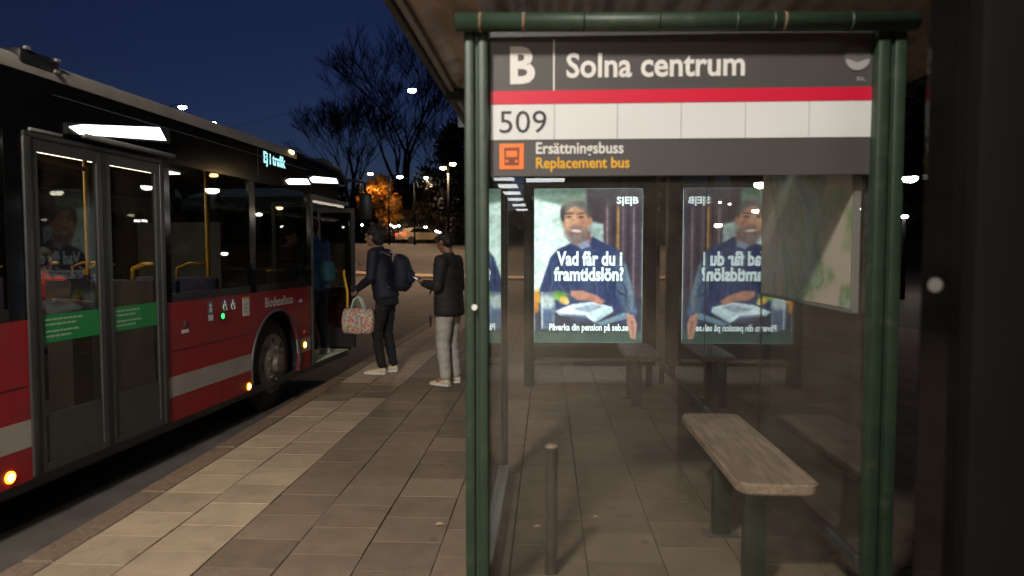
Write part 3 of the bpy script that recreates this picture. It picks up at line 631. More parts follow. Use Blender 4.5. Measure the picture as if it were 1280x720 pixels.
b.add(vs, [(j*L+i, j*L+i+1, (j+1)*L+i+1, (j+1)*L+i) for j in range(len(st_)-1) for i in range(L-1)]); b.build('front_cap', 'blackgloss', BUS, 'auto')
b = BB()
for y0, y1, x0, x1, z1 in ((3.85, 4.16, -.24, .012, 2.705),): b.box((x0, y0, 2.60), (x1, y1, z1), .03)
b.build('roof_hatch', 'black', BUS, 'auto'); 
for y, z in ((3.9, 2.70), (4.13, 2.69), (4.12, 2.62)): BB().box((.0, y-.02, z-.008), (.022, y+.02, z+.012), .004).build('hinge', 'grey', BUS)
BB().box((-.02, 7.44, 2.60), (.012, 7.53, 2.64), .01).build('roof_marker', 'ambcore', BUS)
BB().box((-2.2, -1, 2.78), (-.45, 2.2, 3.0), .06).build('roof_unit', 'dgrey', BUS, 'auto')
# front
BB().box((WD, R1-.09, ZB), (-.0, R1, 1.05), .03).build('front_panel', 'red', BUS, 'auto'); BB().box((WD+.06, R1-.03, 1.052), (-.06, R1-.02, 2.3)).build('windscreen', 'busglass')
BB().box((-.07, 9.26, 1.052), (0, R1-.02, 2.30), .02).build('pillar', 'blackgloss', BUS, 'auto'); BB().box((WD, 9.26, 1.052), (WD+.07, R1-.02, 2.30), .02).build('pillar', 'blackgloss', BUS, 'auto')
BB().box((-.03, 9.265, ZB), (.0, R1-.091, 1.05)).build('side_panel', 'blackgloss')
BB().box((WD, R0-.05, ZB), (0, R0, ZT)).build('rear_panel', 'red')
m_ = BB(); m_.tube([(-.1, 9.3, 2.50), (.02, 9.5, 2.52), (.11, 9.62, 2.50), (.12, 9.64, 2.36)], .022, 8); mo = m_.build('mirror_arm', 'black', BUS, True)
BB().box((.03, 9.58, 1.98), (.20, 9.70, 2.36), .04).build('mirror', 'black', mo, 'auto')
m_ = BB(); m_.tube([(-.12, 8.2, 2.62), (-.02, 8.45, 2.66), (.0, 8.9, 2.60), (.0, 9.2, 2.45)], .03, 8); m_.build('roof_rail', 'dgrey', BUS, True)
# interior
BB().box((WD+.04, R0+.05, .12), (-.04, R1-.1, .20)).build('floor', 'dgrey'); BB().box((WD+.04, R0+.05, 2.40), (-.04, 9.2, 2.43)).build('ceiling', 'seatgrey')
BB().box((-2.4, 8.3, .2), (-1.3, 8.36, 1.9)).build('cab_partition', 'seatgrey')
BB().box((-1.5, 0, 2.385), (-1.25, 7.4, 2.398)).build('ceiling_lamp', 'buslamp')
def seat(x, y):
    b = BB(); b.box((x-.21, y-.2, .62), (x+.21, y+.25, .70), .03); o = b.build('seat', 'seatcol', BUS, 'auto')
    BB().box((x-.21, y-.27, .68), (x+.21, y-.19, 1.30), .035).build('backrest', 'seatcol', o, 'auto'); BB().box((x-.2, y-.2, .205), (x+.2, y+.1, .618), .02).build('base', 'seatgrey', o, 'auto')
    b = BB(); b.tube([(x-.17, y-.25, 1.22), (x-.17, y-.25, 1.38), (x-.06, y-.25, 1.42), (x+.1, y-.25, 1.42)], .014, 8); b.build('grab_handle', 'yellow', o, True)
for x in (-.32, -.76):
    for y in (5.75, 6.35, 2.9, 2.1, 1.3): seat(x, y)
for x in (-1.8, -2.24):
    for y in (3.6, 4.4, 5.2, 6.0, 6.9, 2.6): seat(x, y)
def pole(pts, r=.017, n='grab_pole'): BB().tube(pts, r, 10).build(n, 'yellow', BUS, True)
pole([(-.42, 4.35, .2), (-.42, 4.35, 2.4)], .02); pole([(-.42, 4.12, 2.13), (-.42, 4.35, 2.16), (-.42, 4.9, 2.13)]); pole([(-1.3, 5.15, .2), (-1.3, 5.15, 2.4)]); pole([(-.9, 5.50, .2), (-.9, 5.50, 2.4)]); pole([(-.55, 6.72, .2), (-.55, 6.72, 2.4)], .022)
pole([(-.08, 4.15, 1.22), (-.12, 4.5, 1.18), (-.12, 4.62, 1.05)], .016, 'hand_rail'); pole([(-.10, 4.02, 1.02), (-.1, 4.02, .62)], .022, 'hand_rail'); pole([(-.3, 7.5, 1.32), (-.3, 7.9, 1.32)], .016, 'hand_rail')
BB().box((-.62, 4.95, .2), (-.6, 5.14, 1.35), .005).build('screen_panel', 'doorglass'); BB().box((-1.0, 5.16, .2), (-.1, 5.18, 1.3)).build('screen_panel', 'seatgrey')
# middle door: two leaves
DR = BB().box((-.03, 3.85, 2.196), (.012, 5.16, 2.225), .004).build('door_header', 'doorgrey')
for y0, y1 in ((3.846, 3.905), (5.115, 5.164)): BB().box((-.035, y0, .20), (.014, y1, 2.196), .006).build('door_jamb', 'doorgrey', BUS, 'auto')
def leaf(y0, y1):
    d = BB(); f = .05; x0, x1 = -.028, .006
    d.box((x0, y0, .20), (x1, y0+f, 2.19), .006); d.box((x0, y1-f, .20), (x1, y1, 2.19), .006); d.box((x0+.001, y0+f, 2.12), (x1-.001, y1-f, 2.19)); d.box((x0+.001, y0+f, .20), (x1-.001, y1-f, .25))
    o = d.build('door_leaf', 'doorgrey', BUS); BB().box((-.016, y0+f, .54), (-.008, y1-f, 2.12)).build('door_glass', 'doorglass', o)
    BB().box((-.02, y0+f+.001, .251), (-.004, y1-f-.001, .54), .003).build('kick_panel', 'doorgrey', o)
    s_ = BB().box((-.0075, y0+f, .975), (-.0055, y1-f, 1.145)).build('sticker', 'stick', o)
    w = y1-y0-2*f
    for k, (z, q) in enumerate(((1.108, .60), (1.078, .50), (1.036, .62), (1.006, .48))):
        b = BB()
        rr = random.Random(k); u = y0+f+.03
        while u < y0+f+w*q:
            l_ = rr.uniform(.02, .05); b.box((-.0055, u, z), (-.0045, u+l_, z+.012)); u += l_+.008
        b.build('small_print', 'softprint', o)
leaf(3.905, 4.497); leaf(4.527, 5.115); BB().box((-.03, 4.498, .2), (.010, 4.526, 2.19)).build('door_seal', 'black')
# bright streaks above the doors, built as tilted glowing shapes in dark housings
def dstrip(y0, y1, za, zb, h0, h1, light):
    t_ = BB(); x = .012
    t_.prism([(y0, za-h0-.012), (y1+.06, zb-h1-.012), (y1+.06, zb+.012), (y0, za+.012)], 0, -.005, .03); o = t_.build('strip_housing', 'black')
    c = BB(); c.prism([(y0+.01, za-h0*.3), (y0+.10, za-h0), (y1, zb-h1), (y1-.08, zb), (y0+.12, za+.02)], 0, .03, .036); c.build('bright_strip', 'brightstrip', o)
dstrip(4.17, 5.17, 2.315, 2.46, .045, .085, 1); dstrip(7.24, 7.90, 2.30, 2.365, .045, .055, 1); dstrip(7.88, 8.80, 2.395, 2.465, .055, .055, 1)
BB().box((.0, 4.3, 2.255), (.045, 5.28, 2.285), .01).build('door_canopy', 'grey', BUS, 'auto')
BB().box((-.02, 3.9, 2.23), (.016, 4.15, 2.25), .005).build('door_canopy', 'grey', BUS, 'auto')
# front door, open: leaves folded square to the side
BB().box((-.03, 7.985, 2.15), (.01, 9.26, 2.2), .004).build('door_header', 'doorgrey')
BB().box((-.05, 7.987, .19), (.008, 8.03, 2.15), .004).build('door_jamb', 'doorgrey')
for (y, x0, x1) in ((8.06, -.52, -.02), (9.20, -.42, .10)):
    d = BB(); d.box((x0, y, .24), (x0+.05, y+.035, 2.12), .005); d.box((x1-.05, y, .24), (x1, y+.035, 2.12), .005); d.box((x0, y+.001, 2.06), (x1, y+.034, 2.12)); d.box((x0, y+.001, .24), (x1, y+.034, .50)); o = d.build('door_leaf', 'black')
    BB().box((x0+.05, y+.012, .5), (x1-.05, y+.02, 2.06)).build('door_glass', 'busglass', o)
    if y > 9: BB().tube([(x1-.14, y-.02, 1.28), (x1-.13, y-.06, 1.24), (x1-.08, y-.07, 1.0), (x1-.08, y-.07, .62), (x1-.12, y-.02, .52)], .018, 10).build('handle', 'yellow', o, True)
BB().box((-.5, 8.05, .201), (-.0, 9.22, .212), .002).build('door_step', mat('lit_step_strip', (.55, .60, .42), .6), BUS)
# wheels
def wheel(x, y, s=1):
    b = BB(); b.tube([(x, y, .36), (x-.04*s, y, .36), (x-.06*s, y, .36), (x-.24*s, y, .36), (x-.28*s, y, .36)], [.40, .475, .49, .49, .46], 40); t_ = b.build('wheel', 'rubber', BUS, 'auto')
    b = BB(); b.tube([(x+.004, y, .36), (x+.012, y, .36)], [.31, .285], 32); b.tube([(x+.012, y, .36), (x+.03, y, .36), (x+.05, y, .36)], [.20, .19, .15], 28); b.tube([(x+.05, y, .36), (x+.10, y, .36), (x+.105, y, .36)], [.10, .095, .06], 20)
    b.build('rim', 'rim', t_, 'auto')
    b = BB()
    for k in range(8): a = 2*pi*k/8; b.tube([(x+.011, y+.245*cos(a), .36+.245*sin(a)), (x+.014, y+.245*cos(a), .36+.245*sin(a))], .026, 12)
    b.build('rim_hole', 'black', t_)
    for k in range(10): a = 2*pi*k/10+.2; BB().tube([(x+.03, y+.165*cos(a), .36+.165*sin(a)), (x+.062, y+.165*cos(a), .36+.165*sin(a))], .015, 6).build('wheel_nut', 'rim', t_)
wheel(-.06, WC); wheel(-.06, .9)
for y in (WC, .9): BB().tube([(WD+.34, y, .36), (WD+.06, y, .36)], .49, 32).build('wheel', 'rubber', BUS, 'auto')
BB().box((WD+.1, R0+.2, .02), (-.25, 6.4, .19)).build('underbody', 'black')
for y, x in ((5.9, -.12),): BB().box((x-.1, y, .14), (x, y+.12, .2), .01).build('jacking_point', 'dgrey', BUS, 'auto')
# markers, symbols, lettering
for y, z in ((3.683, .252), (6.436, .236), (7.76, .462), (1.5, .25)):
    h = BB().tube([(.001, y, z), (.008, y, z)], .034, 20).build('side_marker', 'amber', BUS); BB().tube([(.008, y, z), (.011, y, z)], .02, 16).build('bulb', 'ambcore', h)
BB().box((.0005, 7.73, .60), (.006, 7.78, .63), .002).build('reflector', 'orange', BUS)
gb = BB().tube([(.0, 5.972, .958), (.012, 5.972, .958)], .036, 20).build('door_button', 'black', BUS); BB().tube([(.012, 5.972, .958), (.015, 5.972, .958)], .026, 16).build('button_lens', 'greenlamp', gb)
def dec(y0, z0, y1, z1, m, name='sticker', p=BUS, o=.001): return BB().box((o, y0, z0), (o+.001, y1, z1)).build(name, m, p)
M['blueish'] = mat('blue_grey_print', (.10, .12, .20), .5)
d = dec(5.75, .93, 5.835, 1.10, 'blueish'); dec(5.758, .935, 5.827, .985, 'whiteprint', 'caption', d, .003)
BB().ball((.004, 5.792, 1.065), (.002, .018, .018)).build('figure_head', 'whiteprint', d); BB().box((.003, 5.772, 1.005), (.004, 5.812, 1.045)).build('figure', 'whiteprint', d)
for y in (6.03, 6.17):
    d = BB().tube([(.0005, y, 1.05), (.002, y, 1.05)], .055, 24).build('round_sticker', 'blueish', BUS)
    b = BB(); b.tube([(.003, y+.03*cos(a), 1.035+.03*sin(a)) for a in np.linspace(.4, 4.6, 12)], .005, 5); b.tube([(.003, y-.005, 1.09), (.003, y, 1.04), (.003, y+.02, 1.04), (.003, y+.03, 1.005)], .006, 5); b.build('wheelchair_figure' if y < 6.1 else 'pram_figure', 'whiteprint', d)
d = dec(6.345, .92, 6.475, 1.10, 'whiteprint', 'notice'); dec(6.345, 1.085, 6.475, 1.10, 'gold', 'notice_heading', d, .003)
for k in range(3): dec(6.375, .955+.035*k, 6.44, .967+.035*k, 'signgap', 'notice_line', d, .003)
dec(5.36, .872, 5.46, .90, 'whiteprint', 'label_plate'); BB().box((.0, 5.395, .92), (.008, 5.435, .97), .006).build('lock', 'dgrey', BUS)
dec(7.62, .96, 7.70, .995, 'whiteprint', 'label_plate')
o = text('lettering', 'Biodieselbuss', 6.80, .965+dz, .66, .10, 'whiteprint', BUS, y=.0015, bold=.02, ax='y')
o = text('display_text', 'Ej i trafik', 6.82, 2.385+dz, .50, .155, 'dest', BUS, y=.004, bold=.035, ax='y')
# ================================================================== PEOPLE
def hand(b, w, d, nrm, sd, curl=.6, sc=1.0):
    w, d, nrm = Vector(w), Vector(d).normalized(), Vector(nrm).normalized(); s = d.cross(nrm).normalized()*sd; nrm = (nrm-d*nrm.dot(d)).normalized()
    b.tube([w, w+d*.03*sc, w+d*.08*sc], [(.017*sc, .026*sc), (.018*sc, .036*sc), (.014*sc, .038*sc)], 12, ref=nrm)
    for i, (o, L) in enumerate(((-.030, .070), (-.010, .080), (.010, .075), (.028, .058))):
        p = w+d*.078*sc+s*o*sc; d1 = (d*cos(curl)+nrm*sin(curl)); d2 = (d*cos(curl*2.1)+nrm*sin(curl*2.1)); q = p+d1*L*.55*sc; b.limb([p, q, q+d2*L*.5*sc], [.0095*sc, .0085*sc, .007*sc], 8)
    p = w+d*.03*sc-s*.03*sc; q = p+(d*.6-s*.6+nrm*.4).normalized()*.042*sc; b.limb([p, q, q+(d*.8+nrm*.5).normalized()*.03*sc], [.012*sc, .010*sc, .008*sc], 8)
def shoe(t, ax, heel, name='shoe', m='shoe', pitch=0):
    b = MB(); h = Vector(heel); d = Vector((sin(ax)*cos(pitch), cos(ax)*cos(pitch), -sin(pitch))); u = Vector((0, 0, 1)); u = (u-d*u.dot(d)).normalized()
    prof = [(-.055, .028, .035), (-.03, .040, .075), (.02, .042, .085), (.08, .044, .06), (.14, .05, .045), (.19, .046, .036), (.222, .025, .022)]
    pts = [h+d*y+u*z*.5 for y, _, z in prof]
    b.tube(pts, [(z*.5, w) for _, w, z in prof], 16, ref=u)
    o = b.build(name, m, t, True)
    b = MB(); vs = []
    for y, w, z in prof: s_ = d.cross(u); p = h+d*y; vs += [p-s_*w*1.05-u*.003, p+s_*w*1.05-u*.003, p+s_*w*1.05+u*.018, p-s_*w*1.05+u*.018]
    fs = [(j*4+k, j*4+(k+1) % 4, j*4+4+(k+1) % 4, j*4+4+k) for j in range(6) for k in range(4)]+[(0, 1, 2, 3), (27, 26, 25, 24)]
    b.add(vs, fs); b.build('sole', 'whiteprint', o)
def person(loc, rz, label, P, top, bot, skin='skin', shoem='shoe', hairstyle='short', quilt=False, jhem=.80, cat='person', bulk=1.0):
    t = thing('person', loc, label, cat, rz); V3 = Vector
    hp, ch, nk, hd = V3(P['hip']), V3(P['chest']), V3(P['neck']), V3(P['head']); up = (ch-hp).normalized()
    b = MB(); wst = hp.lerp(ch, .4)
    b.tube([hp-up*.10, hp, wst, ch, nk-up*.07, nk-up*.02], [(.10, .13), (.115, .165), (.10, .14), (.115, .165), (.085, .14), (.055, .07)], 20, ref=(0, 1, 0))
    b.limb([nk-up*.03, nk+up*.03, hd-V3((0, .01, .06))], [.062, .056, .055])
    F = V3(P.get('face', (0, 1, 0))).normalized(); Sx = F.cross(V3((0, 0, 1))).normalized(); Ux = Sx.cross(F)
    def hp_(f, s, u): return hd+F*f+Sx*s+Ux*u
    M3 = Matrix((Sx, F, Ux)).transposed()
    def ball(c, r):
        k = len(b.v); b.ball((0, 0, 0), r, 16, 12); R = [V3(q) for q in b.v[k:]]; b.v[k:] = [tuple(M3 @ q+c) for q in R]
    ball(hp_(-.01, 0, .02), (.075, .095, .095)); ball(hp_(.015, 0, -.035), (.058, .075, .075)); ball(hp_(.055, 0, -.085), (.032, .032, .025))
    ball(hp_(.098, 0, -.02), (.012, .02, .024)); ball(hp_(.088, 0, .035), (.04, .012, .012)); ball(hp_(.082, 0, -.055), (.024, .014, .014))
    for s_ in (-1, 1): ball(hp_(0, s_*.077, -.01), (.010, .018, .030))
    for s_, sh, el, wr in ((-1, 'ls', 'le', 'lw'), (1, 'rs', 're', 'rw')):
        b.limb([P[sh], P[el], P[wr]], [.050, .040, .027])
        w = V3(P[wr]); dd = (w-V3(P[el])).normalized(); pd = P.get('d'+wr, dd); hand(b, w, pd, P.get('n'+wr, (0, .3, -1)), s_, P.get('c'+wr, .55))
    for k_, an in (('lk', 'la'), ('rk', 'ra')):
        s_ = -1 if k_[0] == 'l' else 1; b.limb([hp+V3((s_*.09, 0, -.03)), P[k_], P[an]], [.085, .058, .038])
        f_ = V3(P['f'+an]) if 'f'+an in P else V3((0, 1, 0)); b.limb([V3(P[an]), V3(P[an])+f_*.1-V3((0, 0, .04))], [.036, .03])
    remesh(b, 'body', skin, t, .007, 3)
    # trousers
    b = MB(); b.tube([hp+up*.12, hp, hp-up*.12], [(.12, .165), (.135, .18), (.12, .17)], 20, ref=(0, 1, 0))
    for k_, an in (('lk', 'la'), ('rk', 'ra')):
        s_ = -1 if k_[0] == 'l' else 1; a_ = V3(P[an]); kn = V3(P[k_]); h0 = hp+V3((s_*.092, 0, -.05))
        tw = P.get('tw', 1.0); b.limb([h0, h0.lerp(kn, .5), kn, kn.lerp(a_, .5), a_+V3((0, 0, .02))], [.102*tw, .092*tw, .078*tw, .070*tw, .060*tw])
    remesh(b, 'trousers', bot, t, .013, 3, lambda c: .006*noise.noise(c*14)+.003*sin(c.z*60+3*noise.noise(c*9)))
    # jacket
    b = MB(); q = bulk; hem = hp+up*(jhem-.93)
    b.tube([hem, hem+up*.02, hp+up*.06, wst+up*.06, ch, nk-up*.07, nk-up*.015, nk+up*.03], [(.135*q, .185*q), (.15*q, .20*q), (.145*q, .195*q), (.14*q, .185*q), (.145*q, .20*q), (.11*q, .175*q), (.075, .085), (.066, .068)], 24, ref=(0, 1, 0))
    for sh, el, wr in (('ls', 'le', 'lw'), ('rs', 're', 'rw')):
        a_, c_, d_ = V3(P[sh]), V3(P[el]), V3(P[wr]); b.limb([a_, a_.lerp(c_, .5), c_, c_.lerp(d_, .5), d_.lerp(c_, .06)], [.078*q, .068*q, .058*q, .052*q, .044*q])
    fn = (lambda c: .005*abs(sin(c.z*pi/.075))+.004*noise.noise(c*18)) if quilt else (lambda c: .007*noise.noise(c*11)+.003*noise.noise(c*30))
    remesh(b, 'jacket', top, t, .012, 3, fn)
    # hair
    b = MB(); ball(hp_(-.018, 0, .035), (.084, .098, .088)); 
    if hairstyle == 'long': ball(hp_(-.05, 0, -.03), (.08, .07, .11)); ball(hp_(-.03, 0, .05), (.092, .1, .085))
    else: ball(hp_(-.045, 0, .0), (.078, .072, .085))
    h = remesh(b, 'hair', 'hair', t, .008, 2, lambda c: .006*noise.noise(c*45)+.004*noise.noise(c*90))
    for s_ in (-1, 1):
        b = MB(); ball(hp_(.083, s_*.03, .008), (.010, .006, .006)); b.build('eye', 'ink', t, True)
        b = MB(); ball(hp_(.094, s_*.032, .03), (.016, .005, .004)); b.build('eyebrow', 'hair', t, True)
    b = MB(); ball(hp_(.094, 0, -.058), (.022, .005, .005)); b.build('mouth', mat('lips', (.30, .10, .08), .5), t, True)
    for an in ('la', 'ra'):
        a_ = V3(P[an]); f_ = P.get('fa'+an, 0); pt = P.get('p'+an, 0); shoe(t, f_, (a_.x, a_.y-.0, a_.z-.085+(.0)), 'shoe', shoem, pt)
    return t
# standing man in black quilted jacket, grey trousers, phone in hand
P2 = dict(hip=(0, 0, .93), chest=(0, .01, 1.26), neck=(0, .0, 1.49), head=(0, .05, 1.645), face=(0.12, 1, -.28),
  ls=(-.19, .0, 1.42), le=(-.24, .02, 1.14), lw=(-.14, .24, 1.17), rs=(.19, .0, 1.42), re=(.25, -.02, 1.12), rw=(.17, .20, 1.10),
  lk=(-.10, .03, .50), la=(-.11, -.01, .09), rk=(.10, .02, .50), ra=(.12, -.03, .09), fara=-.25, fala=.2, tw=1.05,
  nlw=(.6, .1, .6), dlw=(.25, 1, .15), clw=.7, nrw=(-.3, 0, -1))
m2 = person((-1.13, 7.86, .0), radians(72), 'man in black quilted jacket and light grey trousers looking at his phone', P2, 'puffer', 'gtrou', quilt=True, jhem=.80, bulk=1.08, skin='skinr')
def world_of(t, p): return Matrix.Translation(t.location) @ Matrix.Rotation(t.rotation_euler.z, 4, 'Z') @ (Vector(p)*t.scale.x)
ph = thing('phone', world_of(m2, (-.105, .335, 1.20)), 'phone with glowing screen in the hand of the man in grey trousers', 'phone', rz=radians(72))
b = MB().box((-.036, -.075, -.005), (.036, .075, .004), .004); q = b.build('case', 'black', ph); q2 = MB().box((-.032, -.07, .0045), (.032, .07, .0055)).build('screen', 'phone', ph)
for o in (q, q2): o.rotation_euler = (radians(28), radians(12), 0)
b = MB(); b.tube([(.0, 0, 0), (.0, .002, -.05), (.004, 0, -.13)], [(.004, .012), (.005, .016), (.003, .010)], 8)
o = b.build('strap_end', 'blk', m2); o.location = (-.13, .17, .80)
# walker with backpack and floral bag stepping from pavement
P1 = dict(hip=(0, 0, .93), chest=(0, .06, 1.27), neck=(0, .10, 1.49), head=(0, .16, 1.64), face=(.0, 1, -.12),
  ls=(-.18, .08, 1.43), le=(-.22, .10, 1.15), lw=(-.15, .30, 1.02), rs=(.18, .08, 1.43), re=(.22, .10, 1.14), rw=(.13, .30, 1.24),
  lk=(-.09, .09, .50), la=(-.09, .03, .09), rk=(.09, .03, .50), ra=(.08, -.05, .095), pra=.08, dlw=(0, .35, -1), nlw=(.2, .6, .3), clw=1.1, drw=(-.2, .9, .3), nrw=(-.4, .2, .7), tw=.86)
W1 = (-2.02, 8.55, .0); r1 = radians(80)
m1 = person(W1, r1, 'person in dark jacket and black trousers with a backpack walking towards the bus door', P1, 'navy', 'blk', hairstyle='long', jhem=.90)
m1.scale = (1.05,)*3
def bag_at(t, name, label, cat, p): return thing(name, world_of(t, p), label, cat, rz=t.rotation_euler.z)
bp = bag_at(m1, 'backpack', 'dark navy backpack worn by the person walking to the bus', 'backpack', (0, -.19, 1.02))
b = MB(); b.tube([(0, 0, -.02), (0, -.02, .04), (0, -.03, .2), (0, .0, .36), (0, .04, .43)], [(.06, .12), (.105, .15), (.115, .155), (.095, .14), (.03, .09)], 20, ref=(0, 1, 0)); remesh(b, 'sack', 'navy', bp, .012, 4, lambda c: .006*noise.noise(c*15))
b = MB(); b.tube([(0, -.10, .06), (0, -.135, .10), (0, -.135, .2), (0, -.10, .25)], [(.02, .09), (.03, .11), (.03, .11), (.01, .09)], 16, ref=(0, 1, 0)); b.build('pocket', 'navy', bp, True)
for s_ in (-1, 1): MB().tube([(s_*.10, .06, .40), (s_*.12, .20, .46), (s_*.13, .32, .34), (s_*.14, .30, .12), (s_*.13, .10, .02)], [(.006, .022)]*5, 8).build('strap', 'strap', bp, True)
tb_ = bag_at(m1, 'tote_bag', 'floral patterned tote bag with mint handles hanging from the walker\'s hand', 'bag', (-.16, .29, .49))
b = MB(); hw = .215
vs = []
for z, w, d in ((.0, .17, .07), (.03, .20, .085), (.15, .215, .085), (.27, .20, .055), (.31, .185, .03)):
    for k in range(20):
        a = 2*pi*k/20; cx = abs(cos(a))**.5*(1 if cos(a) > 0 else -1); sy = abs(sin(a))**.5*(1 if sin(a) > 0 else -1); vs.append((d*sy+.006*sin(5*a+z*20), w*cx, z+.012*sin(3*a) if z > .25 else z))
b.add(vs, [(j*20+k, j*20+(k+1) % 20, j*20+20+(k+1) % 20, j*20+20+k) for j in range(4) for k in range(20)]+[tuple(range(20)), tuple(range(99, 79, -1))]); b.build('sack', 'floral', tb_, True)
for s_ in (-1, 1): MB().tube([(s_*.03, -.10, .27), (s_*.022, -.04, .42), (s_*.01, .0, .46), (s_*.022, .05, .42), (s_*.03, .10, .27)], [(.004, .014)]*5, 8).build('handle', 'mint', tb_, True)
# person boarding
P3 = dict(hip=(0, 0, .93), chest=(0, .03, 1.27), neck=(0, .05, 1.49), head=(0, .09, 1.64), face=(0, 1, -.1),
  ls=(-.19, .03, 1.42), le=(-.25, .02, 1.14), lw=(-.2, .2, 1.0), rs=(.19, .03, 1.42), re=(.24, .0, 1.14), rw=(.2, .2, 1.02), lk=(-.1, .05, .5), la=(-.1, -.03, .09), rk=(.1, .02, .5), ra=(.1, -.05, .09))
bl = Matrix.Translation((-3.25, 0, 0)) @ Matrix.Rotation(-BA, 4, 'Z')
w3 = bl @ Vector((-.24, 8.72, .212))
person(w3, radians(70), 'person in bright blue jacket boarding through the open front door of the bus', P3, 'blue', 'jeans', skin='skinr', jhem=.82)
bg_ = thing('shoulder_bag', bl @ Vector((-.085, 8.72, 1.14)), 'teal bag at the side of the person in the blue jacket', 'bag', rz=radians(70))
b = MB(); b.tube([(0, 0, 0), (0, 0, .05), (0, 0, .2), (0, 0, .27)], [(.05, .10), (.07, .14), (.06, .13), (.02, .10)], 16, ref=(0, 1, 0)); b.build('pouch', 'teal', bg_, True); MB().tube([(.08, .03, .24), (.12, .10, .33), (.14, .19, .30)], [(.004, .014)]*3, 8).build('strap', 'teal', bg_, True)
# seated passenger
P4 = dict(hip=(0, 0, .55), chest=(0, .02, .88), neck=(0, .04, 1.10), head=(0, .07, 1.255), ls=(-.19, .03, 1.03), le=(-.24, .08, .76), lw=(-.16, .30, .70), rs=(.19, .03, 1.03), re=(.24, .08, .76), rw=(.16, .30, .70),
  lk=(-.1, .42, .58), la=(-.1, .40, .12), rk=(.1, .42, .58), ra=(.1, .38, .12))
w4 = bl @ Vector((-1.8, 6.0, .205))
P4b = {k: v for k, v in P4.items()}
person(w4, -BA, 'passenger in red jumper seated inside the bus behind the middle door', P4b, 'redcl', 'jeans', jhem=.90)

# ================================================================== STREET LAMPS
def lamp(base, top, ax, ay, label, lens='lampglass', power=0, col=NEUT, heads=1, size=.22, grp=None, soft=.12):
    t = thing('street_lamp', base, label, 'street lamp', group=grp); h = top.z-base[2]
    L = Vector((ax, ay, 0)); b = MB()
    b.tube([(-L.x, -L.y, 0), (-L.x, -L.y, h*.5), (-L.x, -L.y, h+.12)], [.09, .07, .05], 10); b.build('pole', 'voidblack', t, True)
    if L.length > .1: MB().tube([(-L.x, -L.y, h+.05), (-L.x*.5, -L.y*.5, h+.16), (0, 0, h+.12)], .035, 8).build('arm', 'voidblack', t, True)
    MB().tube([(0, 0, h+.17), (0, 0, h+.10), (0, 0, h+.04)], [size*.5, size*1.15, size*1.2], 16).build('lamp_head', 'voidblack', t, 'auto')
    MB().ball((0, 0, h+.0), (size, size, size*.55), 14, 8).build('lens', lens, t, True)
    if power:
        ld = bpy.data.lights.new('lamp_light', 'SPOT'); ld.energy = power; ld.color = col; ld.spot_size = radians(165); ld.spot_blend = .5; ld.shadow_soft_size = soft
        o = bpy.data.objects.new('lamp_light', ld); COL.objects.link(o); o.parent = t; o.location = (0, 0, h-size*.7)
    return t
# the lamp over the stop, behind the photographer
lamp((-1.9, -1.4, 0), Vector((-1.3, -1.4, 5.9)), .6, 0, 'tall street lamp over the stop behind the camera', power=1900, col=(1.0, .93, .83), size=.3, soft=.4)
lamp((-1.7, -7.8, 0), Vector((-1.1, -7.8, 4.8)), .6, 0, 'added unseen lamp behind the camera that lights the shelter inside', power=3900, col=(1.0, .91, .80), size=.3, soft=.5)  # added light source so that bench and floor under the roof are lit
FL = [(463, 217, 64, 'orange street lamp beside the autumn tree', 'lampo', 700, ORNG, .24),
      (500, 221, 60, 'street lamp low before the tree trunk', 'lampglass', 900, WARM, .24), (532, 222, 60, 'street lamp right of the tree trunk', 'lampglass', 900, WARM, .24)]
for x, y, d, lab, le, pw, c, sz in FL:
    p = px(x, y, d); lamp((p.x, p.y, hgt(p.x, p.y)), p, 1.0, 0, lab, le, pw, c, size=sz)
p = px(515, 113, 31); t = thing('street_lamp', (p.x, p.y, p.z), 'white street lamp hung from a thin wire high before the bare tree', 'street lamp')
MB().tube([(-9, 0, -1.7), (0, 0, .30), (5.2, 0, .65)], .006, 5).build('span_wire', 'voidblack', t); MB().tube([(0, 0, .30), (0, 0, .1)], .015, 6).build('hanger', 'voidblack', t)
MB().tube([(0, 0, .14), (0, 0, .02)], [.08, .2], 14).build('lamp_head', 'voidblack', t, 'auto'); MB().ball((0, 0, 0), (.19, .19, .10), 14, 8).build('lens', 'lampglass', t, True)
for x_, z_ in ((-9, -1.7), (5.2, .65)): MB().tube([(x_, 0, hgt(0, 31)-p.z), (x_, 0, z_)], [.09, .05], 8).build('mast', 'voidblack', t, True)
ld = bpy.data.lights.new('lamp_light', 'SPOT'); ld.energy = 3400; ld.color = WARM; ld.spot_size = radians(165); ld.spot_blend = .5; ld.shadow_soft_size = .2
o = bpy.data.objects.new('lamp_light', ld); COL.objects.link(o); o.parent = t; o.location = (0, 0, -.15)
